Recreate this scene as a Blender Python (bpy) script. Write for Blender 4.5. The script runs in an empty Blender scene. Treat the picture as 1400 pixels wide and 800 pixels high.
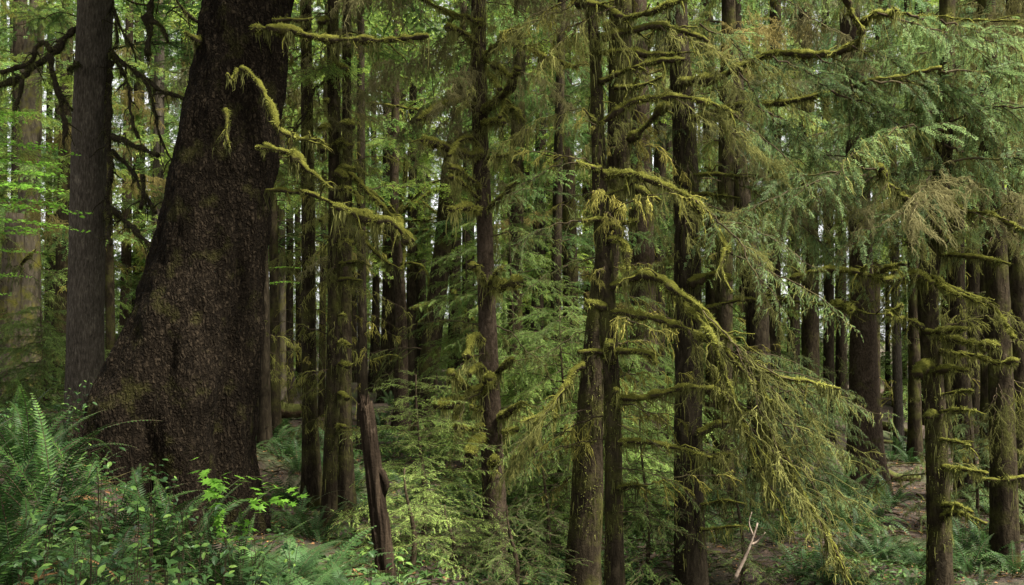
import bpy, math, random
import numpy as np
from mathutils import Vector, Matrix, noise

random.seed(7)
RNG = np.random.default_rng(7)
SC = bpy.context.scene
COL = SC.collection
R = math.radians

# ------------------------------------------------------------------ camera
CAMZ = 1.6
PITCH = R(2.5)
LENS = 35.0
FPX = 1400 * LENS / 36.0
cam_d = bpy.data.cameras.new("camera")
cam = bpy.data.objects.new("camera", cam_d)
COL.objects.link(cam)
cam_d.lens = LENS
cam_d.sensor_width = 36
cam_d.clip_start = 0.05
cam_d.clip_end = 2000
cam.location = (0, 0, CAMZ)
cam.rotation_euler = (R(90) + PITCH, 0, 0)
SC.camera = cam

# ------------------------------------------------------------------ sky, sun, exposure
SUN_EL, SUN_AZ = 57, 118          # azimuth clockwise from +Y
W = bpy.data.worlds.new("World")
SC.world = W
W.use_nodes = True
nt = W.node_tree
for n in list(nt.nodes):
    nt.nodes.remove(n)
sky = nt.nodes.new("ShaderNodeTexSky")
sky.sky_type = 'NISHITA'
sky.sun_disc = False
sky.sun_elevation = R(SUN_EL)
sky.sun_rotation = R(SUN_AZ)
sky.dust_density = 1.0
sky.air_density = 1.0
hs = nt.nodes.new("ShaderNodeHueSaturation")
hs.inputs["Saturation"].default_value = 0.03
bg = nt.nodes.new("ShaderNodeBackground")
bg.inputs["Strength"].default_value = 0.078
wo = nt.nodes.new("ShaderNodeOutputWorld")
nt.links.new(sky.outputs[0], hs.inputs["Color"])
nt.links.new(hs.outputs[0], bg.inputs["Color"])
nt.links.new(bg.outputs[0], wo.inputs["Surface"])
sun_d = bpy.data.lights.new("sun", 'SUN')
sun_d.energy = 4.6
sun_d.angle = R(9)
sun_d.color = (1.0, 0.95, 0.84)
sun = bpy.data.objects.new("sun", sun_d)
COL.objects.link(sun)
sd = Vector((math.sin(R(SUN_AZ)) * math.cos(R(SUN_EL)), math.cos(R(SUN_AZ)) * math.cos(R(SUN_EL)), math.sin(R(SUN_EL))))
sun.rotation_euler = sd.to_track_quat('Z', 'Y').to_euler()
SC.view_settings.view_transform = 'Standard'
SC.view_settings.look = 'None'
SC.view_settings.exposure = 2.0
SC.view_settings.gamma = 1
SC.cycles.max_bounces = 5
SC.cycles.diffuse_bounces = 3
SC.cycles.glossy_bounces = 2
SC.cycles.transmission_bounces = 4
SC.cycles.use_denoising = True
SC.cycles.caustics_reflective = False
SC.cycles.caustics_refractive = False

# ------------------------------------------------------------------ pixel helper (photograph pixels 1400x800 -> world)
CP, SP = math.cos(PITCH), math.sin(PITCH)


def P(px, py, d):
    a = (px - 700.0) / FPX
    b = (400.0 - py) / FPX
    y = CP - SP * b
    z = SP + CP * b
    s = d / y
    return np.array([a * s, d, CAMZ + z * s])


# ------------------------------------------------------------------ materials
MAT = {}


def newmat(name):
    m = bpy.data.materials.new(name)
    m.use_nodes = True
    t = m.node_tree
    for n in list(t.nodes):
        t.nodes.remove(n)
    out = t.nodes.new("ShaderNodeOutputMaterial")
    MAT[name] = m
    return m, t, out


def ramp(t, fac, stops):
    r = t.nodes.new("ShaderNodeValToRGB")
    e = r.color_ramp.elements
    while len(e) < len(stops):
        e.new(0.5)
    for k, (p, c) in enumerate(stops):
        e[k].position = p
        e[k].color = (*c, 1) if len(c) == 3 else c
    t.links.new(fac, r.inputs[0])
    return r.outputs[0]


def texcoord(t, scale=(1, 1, 1), kind="Object"):
    tc = t.nodes.new("ShaderNodeTexCoord")
    mp = t.nodes.new("ShaderNodeMapping")
    mp.inputs["Scale"].default_value = scale
    t.links.new(tc.outputs[kind], mp.inputs[0])
    return mp.outputs[0]


def noise_tex(t, vec, scale, detail=4, rough=0.6, dist=0.0):
    n = t.nodes.new("ShaderNodeTexNoise")
    n.inputs["Scale"].default_value = scale
    n.inputs["Detail"].default_value = detail
    n.inputs["Roughness"].default_value = rough
    n.inputs["Distortion"].default_value = dist
    t.links.new(vec, n.inputs["Vector"])
    return n.outputs["Fac"]


def math_n(t, op, a, b=None, clamp=False):
    n = t.nodes.new("ShaderNodeMath")
    n.operation = op
    n.use_clamp = clamp
    for k, v in enumerate((a, b)):
        if v is None:
            continue
        if isinstance(v, (int, float)):
            n.inputs[k].default_value = v
        else:
            t.links.new(v, n.inputs[k])
    return n.outputs[0]


def mixc(t, fac, a, b):
    n = t.nodes.new("ShaderNodeMix")
    n.data_type = 'RGBA'
    for k, v in ((0, fac), (6, a), (7, b)):
        if isinstance(v, (int, float)):
            n.inputs[k].default_value = v
        elif isinstance(v, tuple):
            n.inputs[k].default_value = (*v, 1)
        else:
            t.links.new(v, n.inputs[k])
    return n.outputs[2]


def leaf_mat(name, stops, rough=0.6, trans=0.42, objvar=0.25, spec=0.22, sat=0.95):
    """stops: colours along the per-leaf 'tint' attribute"""
    m, t, out = newmat(name)
    at = t.nodes.new("ShaderNodeAttribute")
    at.attribute_name = "tint"
    oi = t.nodes.new("ShaderNodeObjectInfo")
    f = math_n(t, 'ADD', at.outputs["Fac"], math_n(t, 'MULTIPLY', math_n(t, 'SUBTRACT', oi.outputs["Random"], 0.5), objvar), True)
    c = ramp(t, f, stops)
    hv = t.nodes.new("ShaderNodeHueSaturation")
    mu = t.nodes.new("ShaderNodeVectorMath")
    mu.operation = 'MULTIPLY'
    t.links.new(c, mu.inputs[0])
    t.links.new(oi.outputs["Color"], mu.inputs[1])
    t.links.new(mu.outputs[0], hv.inputs["Color"])
    hv.inputs["Saturation"].default_value = sat
    t.links.new(math_n(t, 'ADD', math_n(t, 'MULTIPLY', oi.outputs["Random"], 0.4), 0.8), hv.inputs["Value"])
    p = t.nodes.new("ShaderNodeBsdfPrincipled")
    p.inputs["Roughness"].default_value = rough
    p.inputs["Specular IOR Level"].default_value = spec
    t.links.new(hv.outputs[0], p.inputs["Base Color"])
    tr = t.nodes.new("ShaderNodeBsdfTranslucent")
    hv2 = t.nodes.new("ShaderNodeHueSaturation")
    hv2.inputs["Value"].default_value = 1.3
    t.links.new(hv.outputs[0], hv2.inputs["Color"])
    t.links.new(hv2.outputs[0], tr.inputs[0])
    mx = t.nodes.new("ShaderNodeMixShader")
    mx.inputs[0].default_value = trans
    t.links.new(p.outputs[0], mx.inputs[1])
    t.links.new(tr.outputs[0], mx.inputs[2])
    t.links.new(mx.outputs[0], out.inputs[0])
    return m


leaf_mat("hemlock_needles", [(0, (0.035, 0.070, 0.016)), (0.4, (0.085, 0.148, 0.030)), (0.75, (0.180, 0.270, 0.050)), (1, (0.32, 0.43, 0.09))], 0.6, 0.5)
leaf_mat("spruce_needles", [(0, (0.034, 0.062, 0.024)), (0.5, (0.084, 0.140, 0.046)), (1, (0.20, 0.29, 0.095))], 0.6, 0.48)
leaf_mat("sapling_needles", [(0, (0.045, 0.090, 0.018)), (0.4, (0.110, 0.190, 0.034)), (0.75, (0.235, 0.355, 0.062)), (1, (0.40, 0.53, 0.12))])
leaf_mat("fern_green", [(0, (0.008, 0.026, 0.005)), (0.5, (0.020, 0.054, 0.009)), (0.85, (0.042, 0.100, 0.015)), (1, (0.09, 0.18, 0.025))], 0.5, 0.3)
leaf_mat("fern_far", [(0, (0.010, 0.030, 0.007)), (0.6, (0.025, 0.060, 0.013)), (1, (0.058, 0.120, 0.024))], 0.5, 0.3)
leaf_mat("lady_fern_green", [(0, (0.022, 0.062, 0.018)), (0.5, (0.048, 0.112, 0.032)), (1, (0.11, 0.21, 0.055))], 0.5, 0.35)
leaf_mat("dead_frond", [(0, (0.10, 0.05, 0.02)), (1, (0.30, 0.15, 0.05))], 0.8, 0.2)
leaf_mat("maple_leaf", [(0, (0.070, 0.180, 0.014)), (0.5, (0.130, 0.300, 0.020)), (1, (0.24, 0.46, 0.04))], 0.45, 0.5)
leaf_mat("shrub_leaf", [(0, (0.018, 0.048, 0.014)), (0.5, (0.038, 0.090, 0.022)), (0.8, (0.075, 0.16, 0.028)), (1, (0.17, 0.28, 0.045))], 0.4, 0.3)
leaf_mat("moss_strands", [(0, (0.045, 0.047, 0.014)), (0.5, (0.115, 0.118, 0.030)), (1, (0.27, 0.265, 0.070))], 0.85, 0.3, 0.3, 0.1)
leaf_mat("tan_moss", [(0, (0.055, 0.050, 0.020)), (0.5, (0.125, 0.115, 0.045)), (1, (0.26, 0.235, 0.10))], 0.85, 0.3, 0.3, 0.1)
leaf_mat("moss_fuzz", [(0, (0.030, 0.034, 0.008)), (0.5, (0.112, 0.126, 0.022)), (1, (0.36, 0.36, 0.070))], 0.85, 0.3, 0.2, 0.1)
leaf_mat("ground_leaf", [(0, (0.025, 0.060, 0.014)), (0.5, (0.058, 0.115, 0.024)), (1, (0.12, 0.21, 0.04))], 0.55, 0.3)


def bark_mat(name, c0, c1, c2, zscale=0.2, scale=14, moss=0.3, mossc=(0.10, 0.105, 0.024), bump=0.6, scaly=0.0, disp=0.0, topmoss=0.0):
    m, t, out = newmat(name)
    v = texcoord(t, (1, 1, zscale))
    v1 = texcoord(t, (1, 1, 1))
    n1 = noise_tex(t, v, scale, 6, 0.65, 0.6)
    n2 = noise_tex(t, v1, 3.0, 5, 0.6)
    n3 = noise_tex(t, v1, 40.0, 3, 0.7)
    h = n1
    if scaly > 0:
        vo = t.nodes.new("ShaderNodeTexVoronoi")
        vo.feature = 'DISTANCE_TO_EDGE'
        vo.inputs["Scale"].default_value = scaly
        vv = t.nodes.new("ShaderNodeVectorMath")
        vv.operation = 'ADD'
        nn = t.nodes.new("ShaderNodeTexNoise")
        nn.inputs["Scale"].default_value = scaly * 0.5
        t.links.new(v1, nn.inputs["Vector"])
        sc = t.nodes.new("ShaderNodeVectorMath")
        sc.operation = 'SCALE'
        sc.inputs["Scale"].default_value = 0.10
        t.links.new(nn.outputs["Color"], sc.inputs[0])
        vs = texcoord(t, (1, 1, 0.38))
        t.links.new(vs, vv.inputs[0])
        t.links.new(sc.outputs[0], vv.inputs[1])
        t.links.new(vv.outputs[0], vo.inputs["Vector"])
        e = math_n(t, 'MULTIPLY', vo.outputs["Distance"], 2.2, True)
        h = math_n(t, 'ADD', math_n(t, 'MULTIPLY', e, 0.30), math_n(t, 'MULTIPLY', n1, 0.82))
    col = ramp(t, h, [(0.28, c0), (0.5, c1), (0.78, c2)])
    col = mixc(t, math_n(t, 'MULTIPLY', n3, 0.5), col, tuple(x * 0.55 for x in c1))
    # moss patches grow on the bark
    mm = math_n(t, 'MULTIPLY', math_n(t, 'SUBTRACT', math_n(t, 'ADD', n2, math_n(t, 'MULTIPLY', n3, 0.15)), 0.92 - moss * 0.6), 5.0, True)
    if topmoss > 0:
        g = t.nodes.new("ShaderNodeNewGeometry")
        sx = t.nodes.new("ShaderNodeSeparateXYZ")
        t.links.new(g.outputs["Normal"], sx.inputs[0])
        up = math_n(t, 'MULTIPLY', math_n(t, 'ADD', sx.outputs[2], math_n(t, 'SUBTRACT', n2, 0.5 - topmoss)), 2.5, True)
        mm = math_n(t, 'MAXIMUM', mm, up)
    mc = mixc(t, n3, tuple(x * 0.5 for x in mossc), tuple(min(1, x * 1.6) for x in mossc))
    col = mixc(t, mm, col, mc)
    p = t.nodes.new("ShaderNodeBsdfPrincipled")
    n4 = noise_tex(t, v1, 1.3, 4, 0.7, 0.5)
    n5 = noise_tex(t, texcoord(t, (1, 1, 0.5)), 9.0, 4, 0.75, 0.3)
    lich = math_n(t, 'MULTIPLY', math_n(t, 'SUBTRACT', n5, 0.60), 9.0, True)
    col = mixc(t, math_n(t, 'MULTIPLY', lich, 0.08 if scaly > 0 else 0.3), col, tuple(min(1, x * 1.5 + 0.02) for x in c2))
    hv = t.nodes.new("ShaderNodeHueSaturation")
    t.links.new(math_n(t, 'ADD', math_n(t, 'MULTIPLY', n4, 1.1), 0.25), hv.inputs["Value"])
    t.links.new(col, hv.inputs["Color"])
    p.inputs["Roughness"].default_value = 1.0
    p.inputs["Specular IOR Level"].default_value = 0.04
    t.links.new(hv.outputs[0], p.inputs["Base Color"])
    hh = math_n(t, 'ADD', math_n(t, 'MULTIPLY', h, 1.0), math_n(t, 'MULTIPLY', n3, 0.35))
    b = t.nodes.new("ShaderNodeBump")
    b.inputs["Strength"].default_value = bump
    b.inputs["Distance"].default_value = 0.03
    t.links.new(hh, b.inputs["Height"])
    t.links.new(b.outputs[0], p.inputs["Normal"])
    t.links.new(p.outputs[0], out.inputs[0])
    if disp > 0:
        dn = t.nodes.new("ShaderNodeDisplacement")
        dn.inputs["Scale"].default_value = disp
        dn.inputs["Midlevel"].default_value = 0.5
        t.links.new(hh, dn.inputs["Height"])
        t.links.new(dn.outputs[0], out.inputs["Displacement"])
        m.displacement_method = 'BOTH'
    return m


bark_mat("spruce_bark", (0.003, 0.0023, 0.0016), (0.0125, 0.0092, 0.006), (0.052, 0.039, 0.025), 0.28, 30, 0.5, (0.034, 0.032, 0.010), 0.8, 24, 0.03)
bark_mat("hemlock_bark", (0.014, 0.012, 0.009), (0.078, 0.065, 0.050), (0.215, 0.180, 0.140), 0.20, 50, 0.12, (0.08, 0.085, 0.03), 0.8)
bark_mat("mossy_bark", (0.008, 0.006, 0.004), (0.034, 0.026, 0.016), (0.095, 0.074, 0.046), 0.3, 18, 0.62, (0.060, 0.060, 0.016), 1.0)
bark_mat("dark_bark", (0.008, 0.006, 0.004), (0.032, 0.025, 0.016), (0.085, 0.068, 0.044), 0.3, 16, 0.4, (0.065, 0.07, 0.022), 0.8)
bark_mat("red_bark", (0.012, 0.009, 0.006), (0.055, 0.040, 0.027), (0.130, 0.098, 0.070), 0.5, 26, 0.45, (0.07, 0.07, 0.018), 0.8)
bark_mat("pale_bark", (0.03, 0.025, 0.018), (0.10, 0.082, 0.058), (0.22, 0.19, 0.14), 0.25, 14, 0.6, (0.15, 0.14, 0.025), 0.7)
bark_mat("snag_wood", (0.006, 0.0045, 0.003), (0.030, 0.021, 0.014), (0.10, 0.072, 0.047), 0.06, 26, 0.1, (0.09, 0.09, 0.03), 1.0)
bark_mat("limb_moss", (0.016, 0.012, 0.008), (0.050, 0.038, 0.024), (0.11, 0.085, 0.05), 0.8, 16, 0.5, (0.115, 0.115, 0.022), 1.0, 0, 0, 0.2)
bark_mat("dark_limb", (0.010, 0.008, 0.005), (0.035, 0.028, 0.018), (0.07, 0.058, 0.035), 0.8, 16, 0.35, (0.05, 0.052, 0.015), 1.0)
bark_mat("twig_wood", (0.025, 0.018, 0.012), (0.07, 0.052, 0.033), (0.14, 0.11, 0.07), 0.8, 20, 0.5, (0.11, 0.11, 0.03), 0.3)
bark_mat("bleached_wood", (0.12, 0.09, 0.07), (0.30, 0.23, 0.18), (0.45, 0.37, 0.30), 0.3, 20, 0.0, (0.1, 0.1, 0.03), 0.5)
bark_mat("rotten_log", (0.03, 0.018, 0.010), (0.10, 0.065, 0.04), (0.20, 0.14, 0.09), 0.8, 14, 0.5, (0.08, 0.085, 0.025), 1.0, 0, 0, 0.1)

# forest floor: brown needle litter with mossy green patches
m, t, out = newmat("forest_floor")
v = texcoord(t)
a = noise_tex(t, v, 22, 8, 0.75)
b = noise_tex(t, v, 0.55, 5, 0.6)
c = noise_tex(t, v, 90, 3, 0.7)
litter = ramp(t, a, [(0.3, (0.010, 0.006, 0.004)), (0.5, (0.042, 0.025, 0.015)), (0.72, (0.12, 0.070, 0.042))])
mossg = ramp(t, c, [(0.3, (0.020, 0.030, 0.008)), (0.7, (0.075, 0.095, 0.022))])
fl = mixc(t, math_n(t, 'MULTIPLY', math_n(t, 'SUBTRACT', b, 0.50), 8, True), litter, mossg)
p = t.nodes.new("ShaderNodeBsdfPrincipled")
p.inputs["Roughness"].default_value = 0.95
t.links.new(fl, p.inputs["Base Color"])
bm_ = t.nodes.new("ShaderNodeBump")
bm_.inputs["Strength"].default_value = 1.0
bm_.inputs["Distance"].default_value = 0.06
t.links.new(math_n(t, 'ADD', a, math_n(t, 'MULTIPLY', c, 0.4)), bm_.inputs["Height"])
t.links.new(bm_.outputs[0], p.inputs["Normal"])
t.links.new(p.outputs[0], out.inputs[0])


# ------------------------------------------------------------------ mesh building
class MB:
    def __init__(self):
        self.V, self.F, self.M, self.T, self.S, self.n = [], [], [], [], [], 0

    def add(self, V, F, mat=0, tint=0.5, smooth=False):
        V = np.asarray(V, dtype=np.float32).reshape(-1, 3)
        F = np.asarray(F, dtype=np.int32).reshape(-1, 3)
        if len(F) == 0:
            return
        self.V.append(V)
        self.F.append(F + self.n)
        self.M.append(np.full(len(F), mat, np.int32))
        self.S.append(np.full(len(F), smooth, bool))
        tt = np.asarray(tint, dtype=np.float32)
        self.T.append(np.full(len(V), float(tint), np.float32) if tt.ndim == 0 else tt.reshape(-1))
        self.n += len(V)

    def mesh(self, name, mats):
        me = bpy.data.meshes.new(name)
        V = np.concatenate(self.V)
        F = np.concatenate(self.F)
        me.vertices.add(len(V))
        me.vertices.foreach_set("co", V.ravel())
        me.loops.add(len(F) * 3)
        me.loops.foreach_set("vertex_index", F.ravel())
        me.polygons.add(len(F))
        me.polygons.foreach_set("loop_start", np.arange(0, len(F) * 3, 3, dtype=np.int32))
        me.polygons.foreach_set("loop_total", np.full(len(F), 3, np.int32))
        me.polygons.foreach_set("material_index", np.concatenate(self.M))
        me.polygons.foreach_set("use_smooth", np.concatenate(self.S))
        at = me.attributes.new("tint", 'FLOAT', 'POINT')
        at.data.foreach_set("value", np.concatenate(self.T))
        for mn in mats:
            me.materials.append(MAT[mn])
        me.update(calc_edges=True)
        return me


TRI = [0]


def obj(name, me, parent=None, loc=(0, 0, 0), rot=(0, 0, 0), scale=1.0, kind=None):
    o = bpy.data.objects.new(name, me)
    COL.objects.link(o)
    o.location = [float(x) for x in loc]
    o.rotation_euler = rot
    o.scale = (scale,) * 3 if isinstance(scale, (int, float)) else scale
    if parent is not None:
        o.parent = parent
    if kind:
        o["kind"] = kind
    return o


def thing(name, loc, label, cat, group=None):
    o = bpy.data.objects.new(name, None)
    o.empty_display_size = 0.2
    COL.objects.link(o)
    o.location = [float(x) for x in loc]
    o["label"] = label
    o["category"] = cat
    if group:
        o["group"] = group
    return o


def tag(o, label, cat, group=None):
    o["label"] = label
    o["category"] = cat
    if group:
        o["group"] = group
    return o


def norm(a):
    return a / np.maximum(np.linalg.norm(a, axis=-1, keepdims=True), 1e-9)


def resample(pts, n):
    """Catmull-Rom through pts (rows may carry extra columns)"""
    pts = np.asarray(pts, float)
    if len(pts) == 2:
        u = np.linspace(0, 1, n)[:, None]
        return pts[0] * (1 - u) + pts[1] * u
    q = np.vstack([2 * pts[0] - pts[1], pts, 2 * pts[-1] - pts[-2]])
    seg = np.linalg.norm(np.diff(pts[:, :3], axis=0), axis=1)
    cum = np.concatenate([[0], np.cumsum(seg)])
    s = np.linspace(0, cum[-1], n)
    k = np.clip(np.searchsorted(cum, s, side='right') - 1, 0, len(pts) - 2)
    u = ((s - cum[k]) / np.maximum(seg[k], 1e-9))[:, None]
    p0, p1, p2, p3 = q[k], q[k + 1], q[k + 2], q[k + 3]
    return 0.5 * ((2 * p1) + (-p0 + p2) * u + (2 * p0 - 5 * p1 + 4 * p2 - p3) * u ** 2 + (-p0 + 3 * p1 - 3 * p2 + p3) * u ** 3)


def frames(path):
    T = norm(np.gradient(path, axis=0))
    ref = np.array([0, 0, 1.0]) if abs(T[0][2]) < 0.9 else np.array([1.0, 0, 0])
    N = np.zeros_like(T)
    N[0] = norm(ref - T[0] * np.dot(ref, T[0]))
    for i in range(1, len(T)):
        v = N[i - 1] - T[i] * np.dot(N[i - 1], T[i])
        N[i] = norm(v)
    return T, N, np.cross(T, N)


def tube(mb, path, rad, sides=8, mat=0, tint=0.5, lump=0.0, cap=True, lumpf=8.0, smooth=True):
    path = np.asarray(path, float)
    n = len(path)
    rad = np.broadcast_to(np.asarray(rad, float), (n,))
    T, N, B = frames(path)
    th = np.linspace(0, 2 * math.pi, sides, endpoint=False)
    ca, sa = np.cos(th), np.sin(th)
    dirs = ca[None, :, None] * N[:, None, :] + sa[None, :, None] * B[:, None, :]
    rr = np.repeat(rad[:, None], sides, 1)
    if lump > 0:
        for i in range(n):
            for j in range(sides):
                q = (path[i] + dirs[i, j] * rad[i]) * lumpf
                rr[i, j] *= 1 + lump * noise.fractal(Vector(q), 1.0, 2.0, 3)
    V = path[:, None, :] + dirs * rr[:, :, None]
    V = V.reshape(-1, 3)
    i = np.arange(n - 1)[:, None] * sides
    j = np.arange(sides)[None, :]
    j2 = (j + 1) % sides
    a_, b_, c_, d_ = i + j, i + j2, i + sides + j2, i + sides + j
    F = np.concatenate([np.stack([a_, b_, c_], -1).reshape(-1, 3), np.stack([a_, c_, d_], -1).reshape(-1, 3)])
    if cap:
        V = np.vstack([V, path[-1], path[0]])
        e = (n - 1) * sides
        k = np.arange(sides)
        F = np.concatenate([F, np.stack([e + k, e + (k + 1) % sides, np.full(sides, n * sides)], -1),
                            np.stack([(k + 1) % sides, k, np.full(sides, n * sides + 1)], -1)])
    mb.add(V, F, mat, tint, smooth)
    return dirs, rr


def blades(mb, base, tip, side, width, mat, tint):
    """one triangle per blade"""
    n = len(base)
    if n == 0:
        return
    w = np.asarray(width).reshape(-1, 1) * 0.5 * side
    V = np.stack([base - w, base + w, tip], 1).reshape(-1, 3)
    F = np.arange(n * 3).reshape(-1, 3)
    mb.add(V, F, mat, np.repeat(np.broadcast_to(tint, (n,)), 3))


def kites(mb, base, dirv, nrm, length, width, mat, tint, bend=0.15, wide=0.4):
    n = len(base)
    if n == 0:
        return
    L = np.asarray(length).reshape(-1, 1)
    w = np.asarray(width).reshape(-1, 1) * 0.5
    side = norm(np.cross(nrm, dirv))
    mid = base + dirv * L * wide
    tip = base + dirv * L - nrm * L * bend
    V = np.stack([base, mid - side * w, tip, mid + side * w], 1).reshape(-1, 3)
    q = np.arange(n)[:, None] * 4
    F = np.concatenate([q + np.array([0, 1, 2]), q + np.array([0, 2, 3])])
    mb.add(V, F, mat, np.repeat(np.broadcast_to(tint, (n,)), 4))


def strands(mb, base, length, width, mat, tint, rng, drift=0.18, down=(0, 0, -1.0)):
    """hanging wobbling ribbons, three joints each"""
    n = len(base)
    if n == 0:
        return
    L = np.asarray(length).reshape(-1, 1)
    w = np.asarray(width).reshape(-1, 1)
    az = rng.uniform(0, 2 * math.pi, n)
    side = np.stack([np.cos(az), np.sin(az), 0 * az], 1)
    d = np.broadcast_to(np.asarray(down, float), (n, 3))
    p1 = base + d * L * 0.35 + rng.normal(0, drift, (n, 3)) * L * 0.35
    p2 = p1 + d * L * 0.33 + rng.normal(0, drift, (n, 3)) * L * 0.33
    p3 = p2 + d * L * 0.32 + rng.normal(0, drift, (n, 3)) * L * 0.3
    V = np.stack([base - side * w * .5, base + side * w * .5, p1 - side * w * .5, p1 + side * w * .5,
                  p2 - side * w * .33, p2 + side * w * .33, p3], 1).reshape(-1, 3)
    q = np.arange(n)[:, None] * 7
    F = np.concatenate([q + np.array(x) for x in ((0, 1, 3), (0, 3, 2), (2, 3, 5), (2, 5, 4), (4, 5, 6))])
    mb.add(V, F, mat, np.repeat(np.broadcast_to(tint, (n,)), 7))


# ------------------------------------------------------------------ ground
GP = [(-0.5, 0.0, 0.0), (2.5, 0.5, -0.1), (-3, 0.5, 0.25), (0, 3, -0.15), (3, 3, -0.5), (-3, 3, 0.2), (-5, 4, 0.45), (6, 4, -1.0), (0.8, 6, -0.9), (-1, 5, -0.25)]
for px, py, d in [(60, 730, 6.5), (20, 620, 9), (150, 640, 11.5), (300, 735, 11), (240, 700, 11), (350, 800, 7), (480, 800, 8), (700, 840, 9), (440, 695, 14), (470, 735, 12.5),
                  (520, 770, 9.5), (680, 800, 12), (820, 830, 9.5), (945, 830, 12), (1280, 815, 11.5), (1370, 850, 10), (1183, 672, 21), (1240, 620, 27), (1300, 600, 30), (1390, 590, 32),
                  (110, 560, 15), (50, 530, 24), (380, 610, 20), (540, 560, 27), (700, 600, 25), (900, 620, 22), (1000, 720, 15), (1200, 750, 15), (1100, 570, 33), (20, 515, 34),
                  (300, 510, 40), (700, 520, 40), (1100, 530, 40), (1350, 560, 42), (-300, 500, 20), (1800, 700, 20), (-600, 500, 60), (100, 500, 60), (700, 497, 60), (1300, 510, 60), (2000, 520, 60)]:
    p3 = P(px, py, d)
    GP.append(tuple(p3))
GP += [(-60, 0, 1.5), (60, 0, -1.5), (0, -30, 0.3), (-30, -20, 1.0), (30, -20, -0.8), (0, 120, 0.2), (-90, 90, 0.8), (90, 90, -0.3), (0, 200, 0)]
GP = np.array(GP)


def gz_arr(X, Y):
    X = np.asarray(X, float)
    Y = np.asarray(Y, float)
    num = np.zeros_like(X)
    den = np.zeros_like(X)
    for gx, gy, gz_ in GP:
        s = 0.12 * (3 + math.hypot(gx, gy))
        w = 1.0 / (((X - gx) ** 2 + (Y - gy) ** 2) / s ** 2 + 0.15) ** 1.8
        num += w * gz_
        den += w
    return num / den


def gz(x, y):
    z = float(gz_arr(np.array([x]), np.array([y]))[0])
    return z + 0.10 * noise.noise(Vector((x * 0.8, y * 0.8, 0))) + 0.03 * noise.noise(Vector((x * 3.1, y * 3.1, 4)))


def axis(a, b, fine, n):
    u = np.linspace(-1, 1, n)
    s = np.sinh(u * 4.2) / math.sinh(4.2)
    return s


xs = np.sign(np.linspace(-1, 1, 261)) * (np.abs(np.linspace(-1, 1, 261)) * 24 + np.abs(np.linspace(-1, 1, 261)) ** 6 * 280)
u = np.linspace(0, 1, 320)
ys = -20 + u * 75 + u ** 8 * 350
X, Y = np.meshgrid(xs, ys)
Z = gz_arr(X, Y)
for i in range(X.shape[0]):
    for j in range(X.shape[1]):
        x, y = X[i, j], Y[i, j]
        Z[i, j] += 0.10 * noise.noise(Vector((x * 0.8, y * 0.8, 0))) + 0.03 * noise.noise(Vector((x * 3.1, y * 3.1, 4)))
mb = MB()
ny, nx = X.shape
ii = (np.arange(ny - 1)[:, None] * nx + np.arange(nx - 1)[None, :]).reshape(-1, 1)
mb.add(np.stack([X, Y, Z], -1).reshape(-1, 3), np.concatenate([ii + np.array([0, 1, nx + 1]), ii + np.array([0, nx + 1, nx])]), 0, 0.5, True)
obj("ground", mb.mesh("ground", ["forest_floor"]), kind="structure")


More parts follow.
